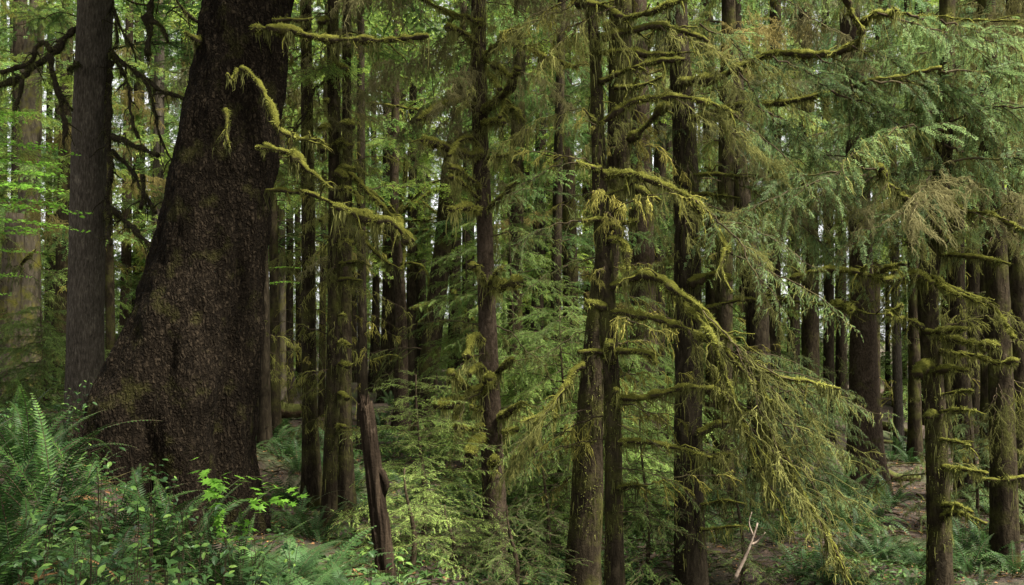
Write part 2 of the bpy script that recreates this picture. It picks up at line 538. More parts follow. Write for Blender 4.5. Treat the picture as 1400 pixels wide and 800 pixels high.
# ------------------------------------------------------------------ foliage branches (meshes shared by many branch objects)
def gen_spray(seed, L=2.2, near=False, nside=26, side_len=0.34, pl_step=0.05, pl_len=0.17, lf=(0.030, 0.010), lf_step=0.017, droop=0.28, rise=0.12,
              sdroop=0.35, hang=0.0, tint0=0.4, tiptint=0.35, needle="hemlock_needles", moss_hang=0, moss_mat="moss_strands", bare=0.2, woodr=0.014, flat=0.25, pdz=0.08):
    """branch: limb > irregular side branches > short plumes > needles or leaf-sized tufts"""
    rng = np.random.default_rng(seed)
    mb = MB()
    n = 22
    t_ = np.linspace(0, 1, n)
    wob = np.cumsum(rng.normal(0, 0.016, n)) * L
    wz = np.cumsum(rng.normal(0, 0.008, n)) * L
    main = np.stack([L * t_, wob, L * (rise * t_ - droop * t_ ** 2) + wz], 1)
    tube(mb, main, woodr * (1 - 0.85 * t_), 5, 1, 0.5)
    PB, PD, PL, PT, PN = [], [], [], [], []
    sp = []
    for k in range(nside + 1):
        tt = bare * 0.6 + (1 - bare * 0.6) * (k + rng.uniform(-.6, .6)) / nside
        tt = min(max(tt, 0.05), 0.99)
        f = tt * (n - 1)
        i = int(min(f, n - 2))
        base = main[i] + (main[i + 1] - main[i]) * (f - i)
        tan = norm(main[i + 1] - main[i])
        sg = 1 if rng.random() < 0.5 else -1
        a = R(rng.uniform(25, 72)) * sg
        ls = side_len * L * (min(1, tt / 0.25) ** 0.6 * (1 - tt) ** 0.6 + 0.14) * rng.uniform(0.35, 1.25)
        if k == nside:
            a, ls = 0.0, 0.12 * L
        dv = norm(np.array([tan[0] * math.cos(a) - tan[1] * math.sin(a), tan[0] * math.sin(a) + tan[1] * math.cos(a), tan[2] * 0.6 + rng.normal(0.02, flat)]))
        m_ = 9
        s_ = np.linspace(0, 1, m_)
        path = base + dv * ls * s_[:, None]
        hg = hang * rng.uniform(0, 1.6)
        path[:, 2] -= sdroop * ls * s_ ** 2 * rng.uniform(0.4, 1.4) + hg * ls * s_ ** 1.3
        path[:, :2] = base[:2] + (path[:, :2] - base[:2]) * (1 - 0.5 * min(1, hg) * s_[:, None])
        path[1:] += np.cumsum(rng.normal(0, 0.010, (m_ - 1, 3)), 0) * ls * 2
        sp.append(path)
        tube(mb, path[::2], 0.0045 * (1 - 0.7 * s_[::2]) + 0.0012, 3, 1, 0.5, cap=False)
        roll = rng.normal(0, 0.35)
        tg_all = norm(np.gradient(path, axis=0))
        up0 = norm(np.array([0, 0, 1.0]) + np.array([math.sin(roll) * dv[1], -math.sin(roll) * dv[0], 0]))
        npl = max(3, int(ls / pl_step))
        for sgn in (1, -1):
            u_ = np.clip((np.arange(npl) + rng.uniform(0.1, 0.9, npl)) / npl, 0.03, 1)
            fi = u_ * (m_ - 1)
            i0 = np.minimum(fi.astype(int), m_ - 2)
            pb = path[i0] + (path[i0 + 1] - path[i0]) * (fi - i0)[:, None]
            tg = tg_all[i0]
            sd = norm(np.cross(np.tile(up0, (npl, 1)), tg))
            an = np.radians(rng.uniform(28, 62, npl))[:, None] * (1 - 0.4 * u_[:, None])
            pd = norm(tg * np.cos(an) + sd * sgn * np.sin(an) + np.array([0, 0, -1]) * (hg * 0.8 + rng.normal(pdz, 0.6 * flat, npl))[:, None])
            PB.append(pb)
            PD.append(pd)
            PL.append(pl_len * (0.25 + 0.85 * (1 - u_) ** 0.7) * rng.uniform(0.3, 1.15, npl) * min(1.1, 0.4 + ls))
            PT.append(np.clip(tint0 + rng.normal(0, 0.13, npl) + tiptint * 0.5 * u_ * (0.4 + 0.6 * tt), 0, 1))
            PN.append(np.tile(up0, (npl, 1)))
        PB.append(path[-2:-1]); PD.append(tg_all[-1:]); PL.append(np.array([pl_len * 0.6])); PT.append(np.array([min(1, tint0 + tiptint * .7)])); PN.append(up0[None])
    PB, PD, PL, PT, PN = map(np.concatenate, (PB, PD, PL, PT, PN))
    PN = norm(PN + rng.normal(0, 0.22, PN.shape))
    PS = norm(np.cross(PN, PD))
    PN = np.cross(PD, PS)
    step = 0.0068 if near else lf_step
    for j in range(int(PL.max() / step) + 1):
        s1 = (j + 0.4) * step
        k = np.nonzero(PL > s1)[0]
        if len(k) == 0:
            break
        fr = (s1 / PL[k])[:, None]
        pb = PB[k] + PD[k] * s1 - PN[k] * (0.16 * s1 * fr) - np.array([0, 0, 0.10]) * s1 * fr
        tint = np.clip(PT[k] + tiptint * 0.6 * fr[:, 0] ** 2 + rng.normal(0, 0.07, len(k)), 0, 1)
        for sg in (1, -1):
            if near:
                nl = 0.0145 * (1.2 - 0.6 * fr) * rng.uniform(0.7, 1.2, (len(k), 1))
                dn = norm(PD[k] * 0.55 + PS[k] * sg + PN[k] * rng.normal(0.0, 0.28, (len(k), 1)))
                blades(mb, pb, pb + dn * nl, PD[k], 0.0046, 0, tint)
            else:
                nl = lf[0] * (1.15 - 0.5 * fr[:, 0]) * rng.uniform(0.6, 1.25, len(k))
                dn = norm(PD[k] * rng.uniform(0.5, 1.1, (len(k), 1)) + PS[k] * sg + PN[k] * rng.normal(0.0, 0.3, (len(k), 1)))
                kites(mb, pb, dn, PN[k], nl, np.full(len(k), lf[1]), 0, tint, 0.1)
    if moss_hang:
        idx = rng.integers(0, len(sp), moss_hang)
        q = (rng.uniform(0, 1, moss_hang) ** 1.5 * 8).astype(int)
        B_ = np.array([sp[i][min(x, 8)] for i, x in zip(idx, q)]) + rng.normal(0, 0.02, (moss_hang, 3))
        strands(mb, B_, rng.gamma(2.0, 0.035, moss_hang) + 0.02, rng.uniform(0.004, 0.009, moss_hang), 2, np.clip(rng.normal(0.5, 0.2, moss_hang), 0, 1), rng, 0.3)
    return mb.mesh("foliage_branch", [needle, "twig_wood", moss_mat])


def gen_dead(seed, L=2.0, nsec=22, hang=0.7, moss_mat="tan_moss", dens=40, tint=0.5, droop=0.35, width=0.006, slen=0.05, wood="twig_wood", down=(0, 0, -1.0), tr0=0.0042):
    down = norm(np.array(down, float))
    """needle-less branch: crooked twigs wrapped and hung with old moss, branching three times"""
    rng = np.random.default_rng(seed)
    mb = MB()
    n = 18
    t_ = np.linspace(0, 1, n)
    main = np.stack([L * t_, np.cumsum(rng.normal(0, 0.03, n)) * L * 0.6, L * (0.08 * t_ - droop * t_ ** 2) + np.cumsum(rng.normal(0, 0.012, n)) * L], 1)
    tube(mb, main, tr0 * 2 * (1 - 0.8 * t_), 5, 0, 0.5)
    tw = []

    def twig(b, d, l, r, lev):
        m_ = 7
        s_ = np.linspace(0, 1, m_)
        p = b + d * l * s_[:, None]
        p += down * (hang * l * 0.45) * (s_ ** 1.8)[:, None]
        p[1:] += np.cumsum(rng.normal(0, 0.045, (m_ - 1, 3)), 0) * l
        tube(mb, p, r * (1 - 0.7 * s_) + 0.0014, 4 if lev < 2 else 3, 2, float(np.clip(tint + rng.normal(.1, .15), 0, 1)), cap=False)
        tw.append((p, l))
        if lev < 3:
            for q in range(rng.integers(3, 7) if lev == 1 else rng.integers(1, 4)):
                f = rng.uniform(0.15, 0.95) * (m_ - 1)
                i = int(min(f, m_ - 2))
                t2 = norm(p[i + 1] - p[i])
                d2 = norm(t2 + rng.normal(0, 0.55, 3) + down * 0.25 * hang)
                twig(p[i] + (p[i + 1] - p[i]) * (f - i), d2, l * rng.uniform(0.3, 0.65), r * 0.6, lev + 1)

    for k in range(nsec):
        tt = 0.1 + 0.9 * (k + rng.uniform(-.5, .5)) / nsec
        f = min(max(tt, .02), .99) * (n - 1)
        i = int(min(f, n - 2))
        a = R(rng.uniform(10, 75)) * rng.choice((-1, 1))
        ls = rng.uniform(0.12, 0.38) * L * (1.1 - 0.5 * tt)
        twig(main[i] + (main[i + 1] - main[i]) * (f - i), norm(np.array([math.cos(a), math.sin(a), rng.normal(0, 0.3)]) + down * 0.25 * hang), ls, tr0, 1)
    for p, l in tw:
        c = max(2, int(dens * l))
        uu = rng.uniform(0, 5.99, c)
        i0 = uu.astype(int)
        B1 = p[i0] + (p[i0 + 1] - p[i0]) * (uu - i0)[:, None] + rng.normal(0, 0.003, (c, 3))
        strands(mb, B1, rng.gamma(1.6, slen * 0.6, c) + 0.012, rng.uniform(width * 0.6, width * 1.3, c), 1, np.clip(rng.normal(tint, 0.22, c), 0, 1), rng, 0.35, down)
        c = max(3, int(dens * l * 1.8))
        uu = rng.uniform(0, 5.99, c)
        i0 = uu.astype(int)
        B1 = p[i0] + (p[i0 + 1] - p[i0]) * (uu - i0)[:, None]
        dd = norm(rng.normal(0, 1, (c, 3)))
        blades(mb, B1, B1 + dd * rng.uniform(0.008, 0.022, (c, 1)), norm(np.cross(dd, rng.normal(0, 1, (c, 3)))), 0.007, 1, np.clip(rng.normal(tint + .1, 0.2, c), 0, 1))
    return mb.mesh("mossy_branch", [wood, moss_mat, moss_mat])


SPR = {}
SPR['far'] = [gen_spray(100 + k, 2.6, False, 22, 0.36, 0.095, 0.22, (0.062, 0.028), 0.042, 0.30, moss_hang=(90 if k % 2 else 20)) for k in range(6)]
SPR['farspruce'] = [gen_spray(120 + k, 2.6, False, 24, 0.32, 0.09, 0.20, (0.058, 0.026), 0.040, 0.30, hang=0.35, needle="spruce_needles", tint0=0.45, moss_hang=200) for k in range(5)]
SPR['mid'] = [gen_spray(140 + k, 2.2, False, 26, 0.36, 0.055, 0.17, (0.032, 0.013), 0.021, 0.32, moss_hang=(300 if k % 2 else 50)) for k in range(5)]
SPR['midspruce'] = [gen_spray(160 + k, 2.2, False, 28, 0.32, 0.052, 0.16, (0.032, 0.012), 0.020, 0.30, hang=0.35, needle="spruce_needles", tint0=0.5, moss_hang=520) for k in range(5)]
SPR['near'] = [gen_spray(180 + k, 1.6, True, 20, 0.36, 0.045, 0.13, droop=0.34, moss_hang=100) for k in range(3)]
SPR['nearspruce'] = [gen_spray(190 + k, 1.6, True, 22, 0.34, 0.042, 0.12, droop=0.25, hang=0.2, needle="spruce_needles", tint0=0.55, moss_hang=160) for k in range(2)]
SPR['sapling'] = [gen_spray(200 + k, 1.3, True, 22, 0.40, 0.036, 0.11, droop=0.20, rise=0.16, sdroop=0.16, needle="sapling_needles", tint0=0.42, tiptint=0.85, woodr=0.007, flat=0.06, bare=0.1, pdz=0.0) for k in range(4)]
SPR['lower'] = [gen_spray(210 + k, 1.4, True, 22, 0.38, 0.042, 0.12, droop=0.24, rise=0.14, sdroop=0.2, tint0=0.18, tiptint=0.4, woodr=0.008, flat=0.10, bare=0.1, pdz=0.03) for k in range(3)]  # low needle tint puts the hollow's shadow into the colour
SPR['stub'] = [gen_dead(270 + k, 0.9, 5, 0.8, "moss_strands", 30, 0.4, 0.3, 0.006, 0.04) for k in range(4)]
SPR['dead'] = [gen_dead(220 + k, 2.0, 26, dens=60, width=0.0055) for k in range(4)]
SPR['mossydead'] = [gen_dead(230 + k, 1.8, 20, 1.0, "moss_strands", 60, 0.55, 0.4) for k in range(3)]
SPR['fan'] = [gen_dead(240 + k, 1.7, 8, 0.5, "moss_strands", 42, 0.50, 0.12, 0.0045, 0.03, down=(1, 0, -.25), tr0=0.0048) for k in range(4)]
SPR['hangdead'] = [gen_dead(250 + k, 1.8, 18, 0.5, "tan_moss", 46, 0.5, 0.15, 0.005, 0.05, down=(.85, 0, -.5)) for k in range(3)]
SPR['hangmossy'] = [gen_dead(260 + k, 1.7, 16, 0.5, "moss_strands", 60, 0.55, 0.15, 0.005, 0.05, down=(.8, 0, -.5)) for k in range(3)]


# ------------------------------------------------------------------ trees
class Tree:
    pass


TREES = []


TONES = [(1, 1, 1, 1), (1.25, 1.12, .8, 1), (.8, .95, 1.1, 1), (1.1, 1.1, .9, 1), (.75, .85, .9, 1), (1.35, 1.25, .9, 1)]


def trunk_mesh(path, rad, sides, bark, lump, base_z_rel, flare, lobes=4, seed=0, topcap=True):
    """path is local; root flare grows near path start"""
    mb = MB()
    n = len(path)
    T, N, B = frames(path)
    th = np.linspace(0, 2 * math.pi, sides, endpoint=False)
    dirs = np.cos(th)[None, :, None] * N[:, None, :] + np.sin(th)[None, :, None] * B[:, None, :]
    h = path[:, 2] - base_z_rel
    rr = np.repeat(np.asarray(rad, float)[:, None], sides, 1)
    ph = seed * 1.7
    lob = 0.5 + 0.5 * np.cos(lobes * th + ph) + 0.3 * np.cos((lobes + 3) * th + ph * 2)
    fl = flare * np.exp(-np.maximum(h, 0) / (3.0 * rr[0, 0] + 0.15))
    rr *= 1 + fl[:, None] * (0.5 + 0.6 * lob[None, :])
    f = 1.6 / max(0.05, rr[n // 2, 0])
    for i in range(n):
        for j in range(sides):
            q = path[i] + dirs[i, j] * rr[i, j]
            rr[i, j] *= 1 + lump * noise.fractal(Vector((q[0] * f + seed, q[1] * f, q[2] * f * 0.35)), 1.0, 2.0, 3)
    V = (path[:, None, :] + dirs * rr[:, :, None]).reshape(-1, 3)
    i = np.arange(n - 1)[:, None] * sides
    j = np.arange(sides)[None, :]
    j2 = (j + 1) % sides
    a_, b_, c_, d_ = i + j, i + j2, i + sides + j2, i + sides + j
    F = np.concatenate([np.stack([a_, b_, c_], -1).reshape(-1, 3), np.stack([a_, c_, d_], -1).reshape(-1, 3)])
    V = np.vstack([V, path[-1]])
    k = np.arange(sides)
    e = (n - 1) * sides
    F = np.concatenate([F, np.stack([e + k, e + (k + 1) % sides, np.full(sides, n * sides)], -1)])
    mb.add(V, F, 0, 0.5, True)
    return mb.mesh("trunk", [bark])


def make_tree(label, pix, d, bark, top=16.0, sides=16, lump=0.07, flare=0.5, name="conifer_tree", cat="tree", group=None, step=0.22, broken=None, d2=None):
    """pix: list of (px, py, width px) from the top of the picture down; d: distance"""
    pts = []
    for k, (px, py, w) in enumerate(pix):
        dd = d if d2 is None else d + (d2 - d) * k / max(1, len(pix) - 1)
        p_ = P(px, py, dd)
        pts.append([*p_, w / 2 / FPX * dd])
    pts = np.array(pts[::-1])        # bottom first
    # extend down to the ground
    dv = pts[0] - pts[1]
    if abs(dv[2]) > 1e-6:
        dv = dv / abs(dv[2])
    bx, by = pts[0][0], pts[0][1]
    g = gz(bx, by)
    for _ in range(3):
        dz = pts[0][2] - g
        if dz <= 0:
            break
        bx = pts[0][0] + dv[0] * dz * 0.6
        by = pts[0][1]
        g = gz(bx, by)
    if pts[0][2] > g - 0.15:
        dz = pts[0][2] - g
        low = np.array([[bx, by, g - 0.25, pts[0][3] * 1.04]])
        if dz > 0.1:
            low = np.vstack([low, [bx, by, g, pts[0][3] * 1.04]])
        pts = np.vstack([low, pts])
    else:
        g = max(g, pts[0][2] + 0.05)
    if broken is None and pts[-1][2] < top:
        dv = (pts[-1] - pts[-2]) / max(1e-3, pts[-1][2] - pts[-2][2])
        hz = top - pts[-1][2]
        r1 = max(0.04, pts[-1][3] * 0.45)
        ext = [[pts[-1][0] + dv[0] * hz * q * 0.6, pts[-1][1] + dv[1] * hz * q, pts[-1][2] + hz * q, pts[-1][3] * (1 - q) + r1 * q] for q in (0.33, 0.66, 1.0)]
        pts = np.vstack([pts, ext])
    n = max(8, int((pts[-1][2] - pts[0][2]) / step))
    rs = resample(pts, n)
    base = np.array([pts[0][0], pts[0][1], g])
    tr = Tree()
    tr.root = thing(name, base, label, cat, group)
    tr.base = base
    tr.tone = random.choice(TONES)
    tr.path = rs[:, :3].copy()
    tr.rad = np.maximum(rs[:, 3], 0.02)
    tr.d = d
    me = trunk_mesh(rs[:, :3] - base, tr.rad, sides, bark, lump, 0.0, flare, random.choice((3, 4, 5)), random.random() * 10)
    tr.trunk = obj("trunk", me, tr.root)
    TREES.append(tr)
    return tr


def trunk_at(tr, z):
    k = int(np.clip(np.searchsorted(tr.path[:, 2], z), 1, len(tr.path) - 1))
    a, b = tr.path[k - 1], tr.path[k]
    u_ = np.clip((z - a[2]) / max(1e-4, b[2] - a[2]), 0, 1)
    return a + (b - a) * u_, tr.rad[k]


def add_branch(tr, key, z, az, scale=1.0, pitch=0.0, roll=0.0, variant=None, name="branch"):
    c, r = trunk_at(tr, z)
    ms = SPR[key]
    me = ms[variant % len(ms)] if variant is not None else random.choice(ms)
    a = R(az)
    loc = c + np.array([math.cos(a), math.sin(a), 0]) * r * 0.7 - tr.base
    o = obj(name, me, tr.root, loc, (roll, R(-pitch), a), scale)
    o.color = getattr(tr, 'tone', (1, 1, 1, 1))
    return o


def foliate(tr, z0, z1, step, key, smin, smax, az_range=(0, 360), pitch=(-8, 14), deadkey=None, deadp=0.0):
    if getattr(tr, 'd', 0) > 13 and z1 < 18:
        z1 = min(z1, 1.6 + 0.36 * tr.d + 1.0)
    z = z0 + random.random() * step
    az = random.uniform(0, 360)
    top = min(z1, tr.path[-1][2] - 0.2)
    while z < top:
        az = (az + 137.5 + random.uniform(-25, 25)) % 360
        a = az_range[0] + (az / 360.0) * (az_range[1] - az_range[0])
        sc = random.uniform(smin, smax)
        k = key
        if deadkey and random.random() < deadp:
            k = deadkey
        add_branch(tr, k, z, a, sc, random.uniform(*pitch), random.uniform(-0.15, 0.15))
        z += step * random.uniform(0.6, 1.4)


def limb(tr, pix, rpx, d0=None, d1=None, moss=1.0, hang=0.5, bark="limb_moss", mossm=("moss_fuzz", "moss_strands"), taper=0.5, lump=0.22, twigs=1.0, tint=0.55):
    """a mossy limb along a polyline; depth runs from d0 (trunk) to d1 (tip)"""
    d0 = tr.d if d0 is None else d0
    d1 = d0 if d1 is None else d1
    n0 = len(pix)
    rng = np.random.default_rng(int(abs(pix[0][0] * 13 + pix[-1][1] * 7) * 10) + n0)
    pts = np.array([P(px, py, d0 + (d1 - d0) * k / max(1, n0 - 1)) for k, (px, py) in enumerate(pix)])
    L = np.linalg.norm(np.diff(pts, axis=0), axis=1).sum()
    n = int(np.clip(L / 0.03, 8, 90))
    path = resample(pts, n) - tr.base
    path += np.array([noise.noise_vector(Vector(q * 3.1)) * 0.035 + noise.noise_vector(Vector(q * 11)) * 0.014 for q in path]) * min(1, L)
    rr = rpx / FPX * (d0 + d1) / 2
    t_ = np.linspace(0, 1, n)
    core = rr * (1.05 - taper * t_ ** 1.3)
    sw = np.array([noise.noise(Vector((q[0] * 5.5, q[1] * 5.5, q[2] * 5.5))) + 0.5 * noise.noise(Vector((q[0] * 15, q[1] * 15, q[2] * 15))) for q in path])
    core = core * np.clip(0.74 + 0.8 * sw * moss, 0.38, 1.3)
    # moss sags below the wood
    mb = MB()
    dirs, rad = tube(mb, path, core, 10, 0, 0.5, lump, True, 26.0)
    ms = MB()
    tw = []
    ntw = int(L * 7.5 * twigs + rng.random()) if L > 0.25 else 0
    for k in range(ntw):
        f = rng.uniform(0.15, 0.98) * (n - 1)
        i = int(min(f, n - 2))
        tg = norm(path[i + 1] - path[i])
        l = rng.uniform(0.06, 0.30) * min(1, 0.4 + L * 0.5)
        d = norm(tg * 0.7 + rng.normal(0, 0.7, 3))
        q = np.linspace(0, 1, 6)
        p = path[i] + d * l * q[:, None]
        p[:, 2] -= 0.35 * l * q ** 2
        p[1:] += np.cumsum(rng.normal(0, 0.05, (5, 3)), 0) * l
        tube(mb, p, (0.0075 * (1 - 0.7 * q) + 0.0015) * min(1.3, rr / 0.035 + 0.4), 4, 0, 0.5)
        tw.append(p)
    lo = obj("limb", mb.mesh("limb", [bark]), tr.root)
    if moss > 0:
        area = L * 2 * math.pi * core.mean()
        c = int(min(12000, 15000 * area * moss + 60))
        fi = rng.uniform(0, n - 1.01, c)
        i0 = fi.astype(int)
        j0 = rng.integers(0, 10, c)
        dd = norm(dirs[i0, j0] + rng.normal(0, 0.3, (c, 3)))
        ctr = path[i0] + (path[i0 + 1] - path[i0]) * (fi - i0)[:, None]
        bp = ctr + dd * core[i0][:, None] * 0.9
        cl = np.array([0.45 + 2.2 * max(-0.15, noise.noise(Vector(q * 13.0))) for q in bp])[:, None]
        ln = rng.uniform(0.010, 0.034, c)[:, None] * cl
        tipd = norm(dd + rng.normal(0, 0.55, (c, 3)) + np.array([0, 0, -0.25]))
        side = norm(np.cross(dd, rng.normal(0, 1, (c, 3))))
        blades(ms, bp, bp + tipd * ln, side, rng.uniform(0.005, 0.010, c), 0, np.clip(tint + 0.14 + 0.12 * dd[:, 2] + rng.normal(0, 0.18, c), 0, 1))  # fuzz tint rises on upward faces: moss highlights painted into the colour
        c2 = int(L * 430 * hang)
        if c2 > 0:
            fi = rng.uniform(0, n - 1.01, c2)
            i0 = fi.astype(int)
            ctr = path[i0] + (path[i0 + 1] - path[i0]) * (fi - i0)[:, None]
            bp = ctr + norm(np.stack([rng.normal(0, 0.6, c2), rng.normal(0, 0.6, c2), np.full(c2, -0.8)], 1)) * core[i0][:, None] * 0.85
            clump = np.array([max(0.12, 0.6 + 2.8 * noise.noise(Vector((q[0] * 7, q[1] * 7, 3.0)))) for q in bp])
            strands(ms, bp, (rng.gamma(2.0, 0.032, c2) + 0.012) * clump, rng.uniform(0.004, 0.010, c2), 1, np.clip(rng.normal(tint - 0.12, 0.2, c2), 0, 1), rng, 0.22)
        for p in tw:
            c = 26
            uu = rng.uniform(0, 4.99, c)
            i0 = uu.astype(int)
            B1 = p[i0] + (p[i0 + 1] - p[i0]) * (uu - i0)[:, None]
            dd = norm(rng.normal(0, 1, (c, 3)) + np.array([0, 0, -.5]))
            blades(ms, B1, B1 + dd * rng.uniform(0.01, 0.03, (c, 1)), norm(np.cross(dd, rng.normal(0, 1, (c, 3)))), 0.008, 0, np.clip(rng.normal(tint + .05, 0.2, c), 0, 1))
            c = min(26, int(10 * hang) + 3)
            strands(ms, B1[:c], rng.gamma(2.0, 0.022, c) + 0.01, rng.uniform(0.004, 0.008, c), 1, np.clip(rng.normal(tint, 0.2, c), 0, 1), rng, 0.3)
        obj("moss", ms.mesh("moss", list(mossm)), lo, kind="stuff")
    return lo


def trunk_moss(tr, z0, z1, dens=260, hang=0.5, tint=0.45, shaggy=0.5):
    """shaggy moss on a near trunk"""
    rng = np.random.default_rng(int(tr.base[0] * 100) % 9999 + 5)
    k = np.nonzero((tr.path[:, 2] > z0) & (tr.path[:, 2] < z1))[0]
    if len(k) < 3:
        return
    L = z1 - z0
    c = int(dens * L)
    z = rng.uniform(z0, z1, c)
    fi = np.interp(z, tr.path[:, 2], np.arange(len(tr.path)))
    i0 = np.minimum(fi.astype(int), len(tr.path) - 2)
    ctr = tr.path[i0] + (tr.path[i0 + 1] - tr.path[i0]) * (fi - i0)[:, None] - tr.base
    th = rng.uniform(0, 2 * math.pi, c)
    dd = np.stack([np.cos(th), np.sin(th), 0 * th], 1)
    keep = np.array([noise.noise(Vector((q[0] * 3 + a[0], q[1] * 3 + a[1], q[2] * 1.5))) for q, a in zip(ctr, dd)]) > (0.15 - shaggy * 0.5)
    ctr, dd, i0 = ctr[keep], dd[keep], i0[keep]
    c = len(ctr)
    bp = ctr + dd * tr.rad[i0][:, None] * 0.97
    ms = MB()
    side = np.stack([-dd[:, 1], dd[:, 0], 0 * dd[:, 0]], 1)
    tip = bp + norm(dd + rng.normal(0, 0.4, (c, 3)) + np.array([0, 0, -0.3])) * rng.uniform(0.01, 0.035, (c, 1))
    blades(ms, bp, tip, side, rng.uniform(0.006, 0.014, c), 0, np.clip(rng.normal(tint, 0.2, c), 0, 1))
    c2 = int(c * 0.25 * hang)
    if c2:
        k = rng.integers(0, c, c2)
        strands(ms, bp[k] + dd[k] * 0.012, rng.gamma(2, 0.04, c2) + 0.02, rng.uniform(0.006, 0.014, c2), 1, np.clip(rng.normal(tint, 0.2, c2), 0, 1), rng, 0.12)
    obj("moss", ms.mesh("moss", ["moss_fuzz", "moss_strands"]), tr.root, kind="stuff")


# ---- the giant spruce on the left
def big_spruce():
    d = 11.0
    prof = [(-60, 284, 404), (0, 278, 396), (100, 268, 386), (200, 249, 377), (300, 225, 366), (350, 209, 359), (400, 192, 353), (450, 172, 350), (500, 150, 347), (550, 128, 345), (590, 116, 343), (640, 112, 345), (700, 112, 352), (760, 108, 362)]
    rows = []
    for py, l, r in prof:
        c = P((l + r) / 2, py, d)
        rows.append([*c, (r - l) / 2 / FPX * d])
    rows = np.array(rows[::-1])
    top = rows[-1].copy()
    ext = []
    for q in (2, 5, 9, 14):
        ext.append([top[0] + 0.035 * q, top[1], top[2] + q, max(0.2, top[3] * (1 - 0.05 * q))])
    rows = np.vstack([rows, ext])
    base = np.array([rows[2][0], d, gz(rows[2][0], d)])
    zs = np.concatenate([np.arange(rows[0][2], 6.6, 0.022), np.arange(6.6, rows[-1][2], 0.25)])
    cx = np.interp(zs, rows[:, 2], rows[:, 0])
    rx = np.interp(zs, rows[:, 2], rows[:, 3])
    ker = np.ones(15) / 15
    cxs, rxs = cx.copy(), rx.copy()
    cxs[7:-7] = np.convolve(cx, ker, 'valid')
    rxs[7:-7] = np.convolve(rx, ker, 'valid')
    sides = 300
    th = np.linspace(0, 2 * math.pi, sides, endpoint=False)
    Zs, TH = np.meshgrid(zs, th, indexing='ij')
    CX, RX = np.meshgrid(cxs, th, indexing='ij')[0], np.meshgrid(rxs, th, indexing='ij')[0]
    h = Zs - base[2]
    lobe = np.exp(-np.maximum(h, 0) / 1.9)
    # facing camera is th = -pi/2
    def bump(t0, w):
        dlt = np.angle(np.exp(1j * (TH - t0)))
        return np.exp(-(dlt / w) ** 2)
    rr = np.ones_like(Zs)
    rr += lobe * (0.20 * bump(-1.05, 0.24) - 0.30 * bump(-1.55, 0.26) + 0.20 * bump(-2.15, 0.3) - 0.22 * bump(-0.62, 0.13) + 0.12 * bump(-0.2, 0.2) - 0.14 * bump(-2.65, 0.14))
    rr += 0.035 * np.sin(TH * 7 + Zs * 0.35 + 0.8 * np.sin(Zs * 0.9)) * np.exp(-np.maximum(h, 0) / 4.0)
    rr += 0.05 * np.exp(-((h - 3.2) / 0.6) ** 2) * bump(-1.9, 0.4)
    V = np.zeros((*Zs.shape, 3))
    rho = RX * rr
    V[..., 0] = CX + np.cos(TH) * rho
    V[..., 1] = d + np.sin(TH) * rho * 0.95
    V[..., 2] = Zs
    # broad knobbly relief
    ni, nj = Zs.shape
    for i in range(ni):
        for j in range(sides):
            if math.sin(th[j]) > 0.35:
                continue
            q = V[i, j]
            f = noise.fractal(Vector((q[0] * 1.9, q[1] * 1.9, q[2] * 0.75)), 1.0, 2.0, 4) * 0.085 + noise.noise(Vector((q[0] * 8, q[1] * 8, q[2] * 2.5))) * 0.028
            V[i, j, 0] += math.cos(th[j]) * f
            V[i, j, 1] += math.sin(th[j]) * f
    V = V.reshape(-1, 3) - base
    n = ni
    i = np.arange(n - 1)[:, None] * sides
    j = np.arange(sides)[None, :]
    j2 = (j + 1) % sides
    a_, b_, c_, d_ = i + j, i + j2, i + sides + j2, i + sides + j
    F = np.concatenate([np.stack([a_, b_, c_], -1).reshape(-1, 3), np.stack([a_, c_, d_], -1).reshape(-1, 3)])
    mb = MB()
    mb.add(V, F, 0, 0.5, True)
    tr = Tree()
    tr.root = thing("giant_spruce", base, "huge leaning spruce with dark scaly bark and a flared base above the ferns", "tree")
    tr.base = base
    tr.d = d - 0.5
    tr.path = np.stack([cxs, np.full_like(cxs, d), zs], 1)
    tr.rad = rxs
    obj("trunk", mb.mesh("trunk", ["spruce_bark"]), tr.root)
    TREES.append(tr)
    dk = "dark_limb"
    limb(tr, [(330, 92), (345, 104), (358, 125), (370, 150), (380, 172), (400, 186), (422, 190), (445, 195)], 6, 10.3, 10.0, 0.8, 0.5)
    limb(tr, [(325, 96), (316, 108), (311, 100)], 6, 10.3, 10.1, 0.8, 1.0)
    limb(tr, [(345, 40), (365, 40), (395, 42), (420, 50), (450, 53), (485, 54), (520, 55), (550, 50), (584, 46)], 6, 10.4, 10.2, 1.0, 0.7, taper=0.2)
    limb(tr, [(365, 38), (380, 40), (396, 42)], 8, 10.35, 10.3, 1.0, 6, taper=0.1)
    limb(tr, [(372, 28), (395, 26), (415, 28), (428, 26)], 5, 10.6, 10.5, 0.4, 0.3)
    limb(tr, [(362, 200), (385, 206), (405, 215), (420, 232), (440, 246), (455, 256)], 5, 10.4, 10.1, 0.6, 0.6)
    limb(tr, [(398, 208), (410, 222), (418, 238)], 8, 10.3, 10.3, 1.0, 3, taper=0.3)
    limb(tr, [(365, 258), (395, 262), (430, 267), (470, 284), (500, 296)], 4, 10.5, 10.2, 0.5, 0.5, taper=0.0)
    limb(tr, [(455, 280), (480, 288), (510, 298), (535, 306), (552, 318), (560, 330)], 9, 10.25, 10.2, 1.0, 4, taper=0.2)
    limb(tr, [(282, 62), (268, 54), (252, 44)], 9, 10.8, 10.6, 1.0, 0.6, taper=0.7, tint=0.35)
    limb(tr, [(272, 32), (258, 22), (245, 6), (232, -20)], 4, 10.8, 10.5, 0.4, 0.3, bark=dk)
